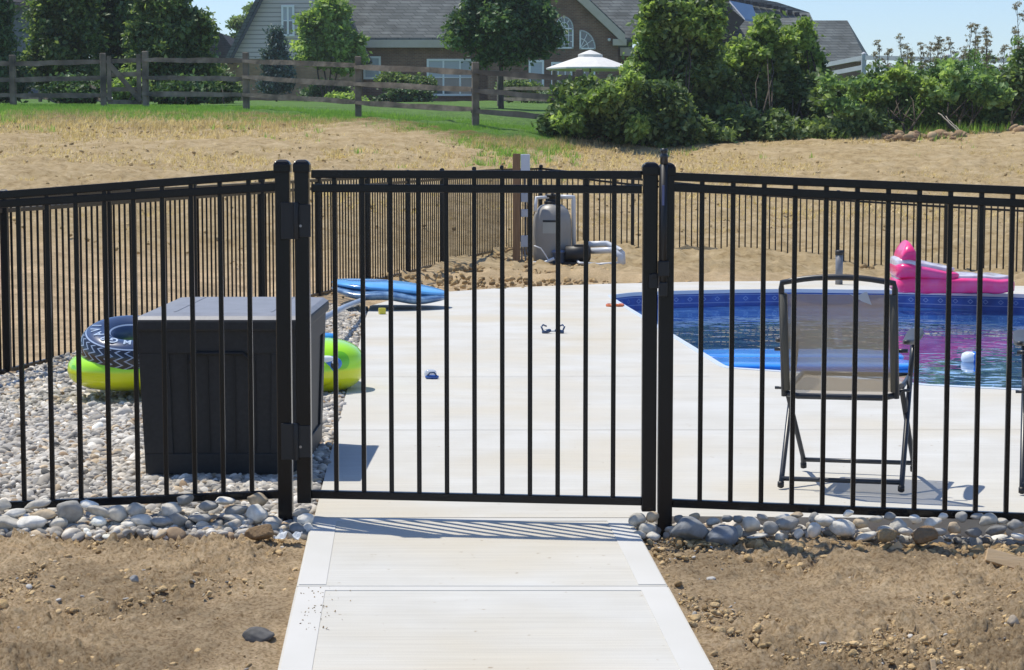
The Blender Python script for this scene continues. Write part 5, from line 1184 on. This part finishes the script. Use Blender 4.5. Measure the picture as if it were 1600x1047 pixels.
# ------------------------------------------------------------------ vegetation
hx = rng.uniform(-60, 1660, 4000); hy = 24+rng.random(4000)**.8*21; X = (hx-CX)/F*hy
k = (hy < fence_y_at(hx)-1) & ((hy > 31) | (X < -3-(hy-20)*0) | (hy > 29.5)); X, hy = X[k], hy[k]; s_ = .008*(5**(rng.random(len(X))**3)); Z = zterr(X, hy)+s_*.2+.03
v, f, c = lumps(np.stack([X, hy, Z], 1), s_*1.3, 1, palette(len(X), [(.48, .36, .19), (.36, .26, .13), (.58, .46, .28)], [4, 2, 1]), asp=(1.2, .9, .6), rough=.3)
tag(npmesh('hill_clods', v, f, CLOD, col=c, smooth=True), 'dry clods scattered over the bare slope behind the back fence', 'soil', kind='stuff')
LK = 1.65
def leafmat(name, c1, c2, c3, tl=.35):
    m = bpy.data.materials.new(name); N, L = nodes(m); b = N['Principled BSDF']; out = N['Material Output']
    b.inputs['Roughness'].default_value = .5; b.inputs['Specular IOR Level'].default_value = .35
    at = N.new('ShaderNodeAttribute'); at.attribute_name = 'Col'; sp = N.new('ShaderNodeSeparateColor'); L.new(at.outputs['Color'], sp.inputs[0])
    r = N.new('ShaderNodeValToRGB'); L.new(sp.outputs[0], r.inputs[0]); e = r.color_ramp.elements; e.new(.5)
    for i, (p_, c) in enumerate(((.0, c1), (.5, c2), (1., c3))): e[i].position = p_; e[i].color = (*[q*LK for q in c], 1)
    L.new(r.outputs[0], b.inputs['Base Color'])
    t = N.new('ShaderNodeBsdfTranslucent'); mu = N.new('ShaderNodeMix'); mu.data_type = 'RGBA'; mu.blend_type = 'MULTIPLY'; mu.inputs[0].default_value = 1
    L.new(r.outputs[0], mu.inputs[6]); mu.inputs[7].default_value = (1.9, 1.9, 1.0, 1); L.new(mu.outputs[2], t.inputs[0])
    ms = N.new('ShaderNodeMixShader'); ms.inputs[0].default_value = tl; L.new(b.outputs[0], ms.inputs[1]); L.new(t.outputs[0], ms.inputs[2]); L.new(ms.outputs[0], out.inputs[0]); return m
LM = leafmat('leaf green', (.035, .062, .024), (.075, .115, .042), (.17, .22, .085))
LD = leafmat('leaf dark', (.022, .045, .02), (.045, .085, .033), (.10, .16, .065), .25)
LB = leafmat('leaf bright', (.075, .12, .035), (.14, .20, .06), (.25, .32, .115), .45)
LS = leafmat('spruce blue', (.025, .045, .04), (.05, .08, .075), (.09, .13, .125), .15)
LW = leafmat('weed green', (.06, .11, .04), (.12, .19, .07), (.22, .30, .13), .4)
LP = leafmat('seed heads', (.09, .08, .06), (.15, .13, .10), (.22, .20, .15), .3)
BRKM = mat('bark', (.06, .045, .035), .9, c2=(.10, .08, .06), scale=6, bump=.6, bscale=20, bdist=.02)
def leaves(blobs, n, size, nclump=0, clr=.22, lin=2.0, up=.4):
    """blobs: (x,y,z,rx,ry,rz) ellipsoids; leaves gather into clumps near the surface"""
    B = np.array(blobs, float); ex = []
    for q in B:      # ragged outline: small satellite masses around each main one
        if q[3] < .25: continue
        for _ in range(7):
            d = rng.normal(size=3); d /= np.linalg.norm(d); k = rng.uniform(.16, .36); ex.append((*(q[:3]+d*q[3:]*rng.uniform(.72, 1.02)), *(q[3:]*k)))
    B[:, 3:] *= .9
    if ex: B = np.vstack([B, np.array(ex)])
    vol = B[:, 3]*B[:, 5]*B[:, 4]; p = vol**.75; p /= p.sum()
    nclump = nclump or max(24, n//70)
    bi = rng.choice(len(B), nclump, p=p); d = rng.normal(size=(nclump, 3)); d /= np.linalg.norm(d, axis=1)[:, None]
    rad = rng.random(nclump)**.45*(.74+.30*rng.random(nclump)+.22*(rng.random(nclump) < .16)); Cc = B[bi, :3]+d*rad[:, None]*B[bi, 3:]
    cs = clr*(.35+1.1*rng.random(nclump)); tone = np.clip(rng.normal(.45, .22, nclump), 0, 1)
    wq = (cs**1.7)*(.4+rng.random(nclump)); ci = rng.choice(nclump, n, p=wq/wq.sum()); g_ = rng.normal(size=(n, 3)); pos = Cc[ci]+g_*cs[ci][:, None]*np.array([.6, .6, .42])
    nrm = rng.normal(size=(n, 3)); nrm[:, 2] += up*2; nrm[:, 1] -= .3; nrm /= np.linalg.norm(nrm, axis=1)[:, None]
    a = np.cross(nrm, rng.normal(size=(n, 3))); a /= np.linalg.norm(a, axis=1)[:, None]; b = np.cross(nrm, a)
    s = size*(.55+.9*rng.random(n))[:, None]; a = a*s; b = b*s/lin*1.1
    V = np.stack([pos-a, pos+b-a*.1+nrm*s*.12, pos+a, pos-b-a*.1+nrm*s*.12], 1).reshape(-1, 3)
    Fq = np.arange(n*4).reshape(-1, 4); t = np.clip(tone[ci]+rng.normal(size=n)*.18, 0, 1); return V, Fq, np.repeat(np.repeat(t[:, None], 3, 1), 4, 0)
def BL(px, py, Y, rx, ry, dy=0, depth=None):   # blob from picture position and half sizes in pixels
    p = P(px, py, Y+dy); s = F/(Y+dy); return (p.x, p.y, p.z, rx/s, (depth or (rx+ry)/2/s), ry/s)
def limbs(mb, base, tips, r0, seed=0, sag=.1):
    r = random.Random(seed)
    for t in tips:
        t = Vector(t); m_ = base.lerp(t, .5)+Vector((r.uniform(-1, 1), r.uniform(-1, 1), .3))*(t-base).length*sag; k = r0*(.5+.3*r.random())
        mb.tube([base, base.lerp(m_, .6), m_, t], [k, k*.8, k*.55, k*.15], 6)
def tree(name, label, cat, px, Y, ybase, yfork, rpx, blobs, n, size, m, group=None, clr=.25, stems=1, up=.4, seed=0, lin=2.0, zsink=.3):
    b = P(px, ybase, Y); f_k = P(px, yfork, Y); s = F/Y; r0 = rpx/s; r = random.Random(seed+px)
    t = thing(name, label, cat, tuple(b), group=group); mb = MB(); b2 = b-Vector((0, 0, zsink))
    for k in range(stems):
        off_ = Vector(((k-(stems-1)/2)*r0*2.2, 0, 0)); ftop = f_k+off_*3
        mb.tube([b2+off_*.4, b+off_+Vector((0, 0, .1)), (b+off_).lerp(ftop, .55)+Vector((r.uniform(-.05, .05), 0, 0)), ftop], [r0*1.3, r0, r0*.85, r0*.7], 8)
        sel = [Vector(q_[:3])+Vector((0, 0, q_[5]*.5)) for q_ in blobs]; r.shuffle(sel); limbs(mb, ftop, sel[:5], r0*.8, k+seed)
    mb.build('trunk', BRKM, t)
    V, Fq, C_ = leaves(blobs, n, size, clr=clr, up=up, lin=lin); npmesh('crown', V, Fq, m, t, col=C_); return t
# tall trees behind the rail fence, left
tree('spruce_tree', 'very dark spruce cut off by the left edge behind the rail fence', 'tree', -12, 60, 166, 60, 6, [BL(-14, 120, 60, 36, 40), BL(-12, 60, 60, 32, 45), BL(-10, 0, 60, 22, 50), BL(-8, -60, 60, 14, 45), BL(12, 128, 60, 24, 26)], 26000, .085, LD, clr=.3, up=0, lin=3)
tree('leafy_tree', 'dark leafy tree behind the rail fence, leftmost of the three full round trees', 'tree', 100, 62, 164, 110, 5, [BL(100, 60, 62, 52, 60), BL(80, 110, 62, 42, 40), BL(130, 120, 62, 40, 36), BL(110, -10, 62, 48, 50), BL(92, 20, 62, 46, 50)], 40000, .085, LM, group='full leafy trees behind the rail fence at left', clr=.24)
tree('leafy_tree', 'dense dark tree behind the wooden gate, middle of the three full round trees', 'tree', 185, 64, 164, 110, 5, [BL(180, 50, 64, 46, 60), BL(190, 105, 64, 44, 45), BL(170, -10, 64, 44, 45), BL(210, 130, 64, 30, 26)], 36000, .085, LD, group='full leafy trees behind the rail fence at left', clr=.24)
tree('leafy_tree', 'mid green tree against the sky, rightmost of the three full round trees', 'tree', 262, 59, 166, 120, 5, [BL(268, 50, 59, 54, 52), BL(262, 104, 59, 62, 42), BL(250, 0, 59, 42, 50), BL(240, 135, 59, 36, 22), BL(300, 80, 59, 30, 34)], 44000, .085, LM, group='full leafy trees behind the rail fence at left', clr=.22)
for i, (px, py, rx, ry, lab) in enumerate(((120, 142, 44, 22, 'dark bush at the foot of the leftmost leafy tree'), (205, 140, 22, 24, 'bright green sapling seen through the wooden gate'), (290, 142, 44, 20, 'dark bush under the rightmost leafy tree'), (350, 138, 22, 22, 'loose light bush beside the tan brick base'))):
    tree('bush', lab, 'bush', px, 57-i*.5+(i == 3)*12, 164, 150, 1.5, [BL(px, py, 57+(i == 3)*12, rx, ry)], 7000, .075, (LD, LB, LD, LM)[i], clr=.2, seed=i)
# garden trees by the house
tree('garden_tree', 'light green round garden tree with several stems in front of the siding gable', 'tree', 512, 88, 158, 110, 1.6, [BL(512, 55, 88, 40, 42), BL(535, 70, 88, 32, 34), BL(485, 80, 88, 30, 26), BL(520, 15, 88, 22, 24), BL(490, 40, 88, 18, 22), BL(545, 100, 88, 20, 18)], 26000, .12, LB, clr=.24, stems=4)
tree('blue_spruce', 'slender blue grey spruce in front of the siding gable', 'tree', 432, 86, 158, 60, 1.5, [BL(432, 128, 86, 27, 18), BL(432, 105, 86, 21, 20), BL(431, 82, 86, 14, 20), BL(432, 62, 86, 8, 18)], 15000, .09, LS, clr=.2, up=.1, lin=3)
tree('shade_tree', 'dark shade tree with a bare trunk in front of the brick wall', 'tree', 783, 66, 166, 95, 4.2, [BL(780, 45, 66, 70, 42), BL(740, 40, 66, 40, 34), BL(820, 40, 66, 50, 40), BL(790, 0, 66, 70, 40), BL(785, 80, 66, 44, 24), BL(845, 60, 66, 28, 26), BL(790, -40, 66, 50, 36)], 52000, .085, LD, clr=.24)
tree('distant_tree', 'thin airy tree against the sky left of the siding gable', 'tree', 382, 140, 130, 60, 1.2, [BL(388, 22, 140, 16, 16), BL(372, 45, 140, 15, 18), BL(392, 48, 140, 12, 20), BL(365, 70, 140, 12, 14)], 3000, .16, LM, clr=.3)
hedges = [(618, 129, 26, 12, 90, LM, 'rounded hedge with pale tips under the triple window, left half'), (652, 132, 28, 11, 90, LM, 'rounded hedge with pale tips under the triple window, right half'), (628, 150, 46, 14, 89, LD, 'low dark shrub row below the pale tipped hedge'), (510, 143, 42, 16, 89, LD, 'dark low shrub at the foot of the multi stem garden tree'), (815, 144, 36, 16, 90, LM, 'green shrub right of the shade tree trunk'), (860, 158, 20, 12, 88, LD, 'small dark shrub below the patio umbrella'), (540, 158, 30, 7, 84, LB, 'low yellow green ground shrub behind the rail fence')]
for i, (px, py, rx, ry, Yp, m, lab) in enumerate(hedges):
    tree('shrub', lab, 'shrub', px, Yp, 165, py+4, 1.0, [BL(px, py, Yp, rx, ry), BL(px+rx*.4, py+3, Yp, rx*.6, ry*.8)], 6000, .085, m, clr=.2, seed=i+20)
# big overgrown bushes in the middle right
def bush(lab, px, Y, ybase, blobs, n, m, size=.07, name='bush', cat='bush', group=None, seed=0, clr=.17, lin=1.8):
    return tree(name, lab, cat, px, Y, ybase, ybase-25, 3, blobs, n, size, m, group=group, stems=3, seed=seed, clr=clr, lin=lin)
bush('tall vine covered tree with upright shoots, right of the patio umbrella', 1050, 44.0, 238, [BL(1045, 60, 45.5, 46, 60), BL(1035, 120, 45.5, 52, 60), BL(1050, 180, 45.5, 60, 50), BL(1015, 165, 45.5, 34, 56), BL(1080, 100, 45.5, 46, 60), BL(1100, 30, 45.5, 30, 36), BL(1020, 28, 45.5, 15, 30), BL(1092, 190, 45.5, 44, 42), BL(1050, 205, 43.8, 50, 28), BL(1040, 165, 43.8, 40, 34), BL(1010, 212, 43.6, 34, 20), BL(1095, 214, 43.8, 40, 18), BL(1055, 4, 45.5, 26, 26), BL(1018, -5, 45.5, 9, 22)], 90000, LM, name='tree', cat='tree', seed=1)
bush('dense spreading bush left of the tall vine covered tree', 945, 43.2, 224, [BL(945, 168, 43.2, 50, 34), BL(900, 178, 43.2, 42, 26), BL(970, 144, 43.2, 28, 22), BL(975, 192, 43.2, 42, 30), BL(868, 198, 43.2, 24, 12), BL(908, 150, 43.2, 32, 24)], 42000, LM, seed=2)
bush('bright leafed bush between the tall tree and the grey roofed house', 1185, 44.6, 230, [BL(1180, 150, 47, 62, 60), BL(1200, 95, 47, 44, 42), BL(1150, 120, 47, 40, 40), BL(1195, 55, 47, 15, 36), BL(1210, 185, 47, 62, 34), BL(1150, 196, 44.8, 50, 30), BL(1215, 205, 44.8, 60, 24), BL(1110, 150, 46, 40, 50)], 70000, LM, seed=3)
bush('column shaped bush rising in front of the grey hipped roof', 1258, 45.6, 226, [BL(1256, 70, 48, 15, 46), BL(1262, 120, 48, 26, 40), BL(1255, 165, 48, 34, 44)], 20000, LM, seed=4)
bush('dark bush in the middle of the right hand hedge', 1320, 44.9, 222, [BL(1320, 166, 46, 48, 36), BL(1350, 146, 46, 30, 28), BL(1300, 185, 46, 46, 30), BL(1340, 196, 45, 50, 24), BL(1290, 150, 46.5, 40, 34), BL(1300, 208, 44.8, 50, 16)], 46000, LM, seed=5)
bush('broad bush with small white flower heads near the white vinyl post', 1410, 45.6, 216, [BL(1410, 146, 47, 52, 28), BL(1390, 175, 47, 50, 30), BL(1440, 165, 47, 44, 30)], 32000, LW, seed=6)
bush('feathery green bush near the right edge', 1500, 45.6, 212, [BL(1500, 142, 46.5, 52, 32), BL(1530, 165, 46.5, 50, 34), BL(1470, 165, 46.5, 44, 30), BL(1555, 132, 46.5, 34, 28)], 34000, LW, seed=7, lin=3)
bush('green bush cut off by the right edge', 1600, 45.4, 214, [BL(1600, 150, 46, 40, 46), BL(1620, 120, 46, 30, 40), BL(1590, 185, 46, 34, 24)], 18000, LM, seed=8)
bush('single bright shoot sticking out of the dark bush', 1186, 44.9, 165, [BL(1186, 138, 44.9, 8, 8)], 260, LB, seed=9) if False else None
# bright outer shoots on the big bushes belong to their crowns: extra light sprays
def spray(par_label, pts, Y, m, n=900):
    par = next(o for o in bpy.data.objects if o.get('label') == par_label)
    V, Fq, C_ = leaves([BL(px, py, Y, rx, ry) for px, py, rx, ry in pts], n*len(pts), .07, clr=.12); npmesh('shoots', V, Fq, m, par, col=C_)
spray('tall vine covered tree with upright shoots, right of the patio umbrella', [(1018, 12, 12, 30), (1012, 60, 18, 26), (1045, 40, 22, 20), (1080, 30, 24, 22), (1110, 60, 22, 26), (1000, 110, 18, 24), (1020, 190, 16, 26), (1120, 20, 20, 14), (1060, 5, 18, 18)], 45.0, LB)
spray('bright leafed bush between the tall tree and the grey roofed house', [(1192, 40, 14, 32), (1180, 90, 34, 26), (1145, 95, 26, 22), (1186, 138, 10, 9), (1230, 60, 14, 18), (1210, 70, 20, 22)], 46.5, LB)
spray('dense spreading bush left of the tall vine covered tree', [(950, 148, 28, 12), (920, 165, 30, 12), (982, 128, 20, 12), (890, 190, 30, 10), (1000, 200, 20, 16)], 42.5, LB)
spray('dark bush in the middle of the right hand hedge', [(1300, 130, 24, 12), (1340, 140, 26, 10), (1320, 165, 30, 12)], 44.5, LW, 500)
spray('broad bush with small white flower heads near the white vinyl post', [(1400, 120, 30, 12), (1440, 140, 26, 12), (1380, 150, 22, 14)], 45.2, LB, 600)
spray('feathery green bush near the right edge', [(1490, 115, 30, 14), (1530, 130, 26, 14), (1470, 150, 24, 12), (1560, 150, 24, 12)], 45.0, LW, 700)
spray('column shaped bush rising in front of the grey hipped roof', [(1256, 50, 10, 26), (1270, 95, 16, 14)], 47.4, LB, 500)
# tall dry weeds standing on the skyline
def weed(i, px, ybase, ytop, Y, lab):
    b, t = P(px, ybase, Y), P(px+random.uniform(-14, 14), ytop+(random.uniform(-10, 22) if ytop > 10 else 0), Y); r = random.Random(i); h = (t-b).length; mb = MB(); V = []; tips = []
    mb.tube([b-Vector((0, 0, .2)), b.lerp(t, .5)+Vector((r.uniform(-.04, .04), 0, 0)), t], [.012, .010, .005], 5)
    for k in range(9):
        f = .45+.55*k/9; p = b.lerp(t, f); a = r.uniform(0, 6.28); q_ = p+Vector((math.cos(a)*.16*(1.25-f), math.sin(a)*.16*(1.25-f), .16)); mb.tube([p, p.lerp(q_, .5)+Vector((0, 0, -.015)), q_], [.005, .004, .002], 4); tips.append(q_)
    tips.append(t); w = thing('tall_weed', lab, 'weed', tuple(b), group='tall dry weeds on the skyline at right'); mb.build('stalk', BRKM, w)
    V, Fq, C_ = leaves([(q_.x, q_.y, q_.z, .09, .09, .035) for q_ in tips], 340, .026, nclump=40, clr=.035, lin=3); npmesh('weed_growth', V, Fq, LP, w, col=C_)  # small clusters on the branch tips are the seed heads
    V, Fq, C_ = leaves([(p.x, p.y, p.z, .12, .12, .12) for p in (b.lerp(t, .25), b.lerp(t, .45), b.lerp(t, .6))], 130, .07, nclump=20, clr=.08, lin=4); npmesh('weed_growth', V, Fq, LW, w, col=C_)
ws = [(1369, 68), (1392, 76), (1408, 60), (1424, 66), (1438, 58), (1455, 70), (1468, 62), (1480, 64), (1496, 56), (1508, 40), (1520, 34), (1533, 52), (1542, 38), (1551, 44), (1566, 56), (1578, 50), (1592, 8), (1600, 30), (1448, 76), (1500, 72), (1415, 78), (1526, 60)]
wo = sorted(p_[0] for p_ in ws)
ws.sort()
for i, (px, yt) in enumerate(ws):
    lab = f'dry weed with a flat seed head, {ORD[i]} from the white vinyl post along the skyline' if yt > 10 else 'tallest dry weed of all, at the right edge of the picture' if False else f'tallest dry weed, at the right edge of the picture'
    lab_ = 'tallest dry weed, at the right edge of the picture' if i == 16 else 'short lone weed standing beside the white vinyl post' if i == 0 else 'slender dry weed with a flat seed head above the hedge at right'
    weed(i, px, 150, yt, 46+(i % 5)*.7, lab)
# grass and dry tufts
def tufts(name, label, X, Y, h, m, blades=7, w=.006, lean=.5, tone=.5):
    n = len(X); Z = zterr(X, Y); N_ = n*blades; x = np.repeat(X, blades)+rng.normal(size=N_)*h.mean()*.35; y = np.repeat(Y, blades)+rng.normal(size=N_)*h.mean()*.35; z = np.repeat(Z, blades)-.03; hh = np.repeat(h, blades)*(.5+.8*rng.random(N_))
    a = rng.random(N_)*6.283; dx, dy = np.cos(a), np.sin(a); l = lean*hh*rng.random(N_); ww = w*(.6+.8*rng.random(N_))
    p0 = np.stack([x-dy*ww, y+dx*ww, z], 1); p1 = np.stack([x+dy*ww, y-dx*ww, z], 1); p2 = np.stack([x+dx*l, y+dy*l, z+hh+.03], 1)
    V = np.stack([p0, p1, p2], 1).reshape(-1, 3); t = np.clip(rng.normal(tone, .25, N_), 0, 1); npo = npmesh(name, V, np.arange(N_*3).reshape(-1, 3), m, col=np.repeat(np.repeat(t[:, None], 3, 1), 3, 0)); tag(npo, label, 'grass', kind='stuff')
LG = leafmat('grass', (.07, .14, .03), (.12, .22, .045), (.18, .27, .07), .4); LDRY = leafmat('dry grass', (.19, .135, .07), (.30, .24, .14), (.42, .345, .22), .3)
n = 26000; px = rng.uniform(-60, 900, n); fy = fence_y_at(px); Y = fy+rng.uniform(-.6, 1, n)**1*5.0*rng.random(n)+.2; X = (px-CX)/F*Y; tufts('lawn_grass', 'short green lawn grass around the rail fence', X, Y, np.full(n, .07), LG, 6, .007)
n = 9000; px = rng.uniform(-60, 1650, n); fy = fence_y_at(px); Y = fy-np.abs(rng.normal(size=n))*np.interp(px, [0, 500, 800, 1600], [5, 3, 1.2, 1.2]); X = (px-CX)/F*Y
k = (fbm(X, Y, .8, 3) > -.05); tufts('dry_grass', 'dry brownish grass tufts on the upper slope', X[k], Y[k], .05+.09*rng.random(k.sum()), LDRY, 7, .007, .8)
n = 1500; px = rng.uniform(-60, 1650, n); fy = fence_y_at(px); Y = fy-np.abs(rng.normal(size=n))*3; X = (px-CX)/F*Y; k = (fbm(X+30, Y, .9, 3) > .12); tufts('weeds', 'small green weeds dotted over the dry slope', X[k], Y[k], .06+.1*rng.random(k.sum()), LG, 10, .010, 1.0)
px = rng.uniform(845, 1620, 500); Y = np.interp(px, [845, 1000, 1100, 1300, 1620], [43, 43.8, 44.2, 45.2, 45])+.5+rng.normal(size=500)*.3; X = (px-CX)/F*Y; tufts('rough_grass', 'rough green grass along the foot of the bushes', X, Y, .06+.18*rng.random(500), LG, 8, .010, .7)
n = 26000; px = rng.uniform(-60, 1660, n); Y = 26+rng.random(n)**.7*24; X = (px-CX)/F*Y; k = (Y < fence_y_at(px)) & ((Y > 32) | (X < -4.5)) & (fbm(X, Y, .5, 4) > -.22); X, Y = X[k], Y[k]
tufts('straw', 'pale straw and dead stubble lying over the bare slope', X, Y, .03+.05*rng.random(len(X)), LDRY, 5, .007, 2.2, .7)
# brush pile, soil heap and stick at right under the hedge
PALE = mat('pale stick', (.33, .29, .23), .9, c2=(.42, .37, .3), scale=9)
for i, (u, v, w_, lab) in enumerate((((1466, 176), (1500, 207), .014, 'long pale stick leaning in the brush pile under the right hedge'), ((1478, 182), (1506, 210), .011, 'thinner pale stick beside the long one in the brush pile'), ((955, 228), (975, 205), .012, 'thin pale twig at the foot of the spreading bush'))):
    mb = MB(); rough_bar(mb, P(*v, 43.9), P(*u, 44.4), w_*2, w_*2, jit=.02, seed=i); tag(mb.build('stick', PALE), lab, 'stick')
def zone_heap(px0, px1, Y, n, smin, smax, nm, label):
    px = rng.uniform(px0, px1, n); yy = Y+rng.normal(size=n)*.3; X = (px-CX)/F*yy; s = smin*(smax/smin)**(rng.random(n)**1.6); Z = zterr(X, yy)+s*.3
    v, f, c = lumps(np.stack([X, yy, Z], 1), s, 2, palette(n, [(.30, .21, .13), (.22, .15, .10), (.40, .30, .19)], [3, 2, 2]), asp=(1, .8, .6), rough=.34); tag(npmesh(nm, v, f, CLOD, col=c, smooth=True), label, 'soil', kind='stuff')
zone_heap(1380, 1510, 44.0, 120, .04, .16, 'soil_heap', 'low heap of broken soil under the right hand hedge'); zone_heap(1575, 1660, 44, 80, .05, .2, 'soil_heap', 'heap of brown soil at the right edge under the hedge')

# ------------------------------------------------------------------ air
hz = bpy.data.materials.new('haze'); N, L = nodes(hz); N.remove(N['Principled BSDF']); pv = N.new('ShaderNodeVolumePrincipled'); pv.inputs['Color'].default_value = (.93, .96, 1, 1); pv.inputs['Density'].default_value = .0004; L.new(pv.outputs[0], N['Material Output'].inputs['Volume'])
hb_ = MB(); hb_.box((0, 190, 16), (420, 400, 46)); tag(hb_.build('haze', hz), kind='stuff')
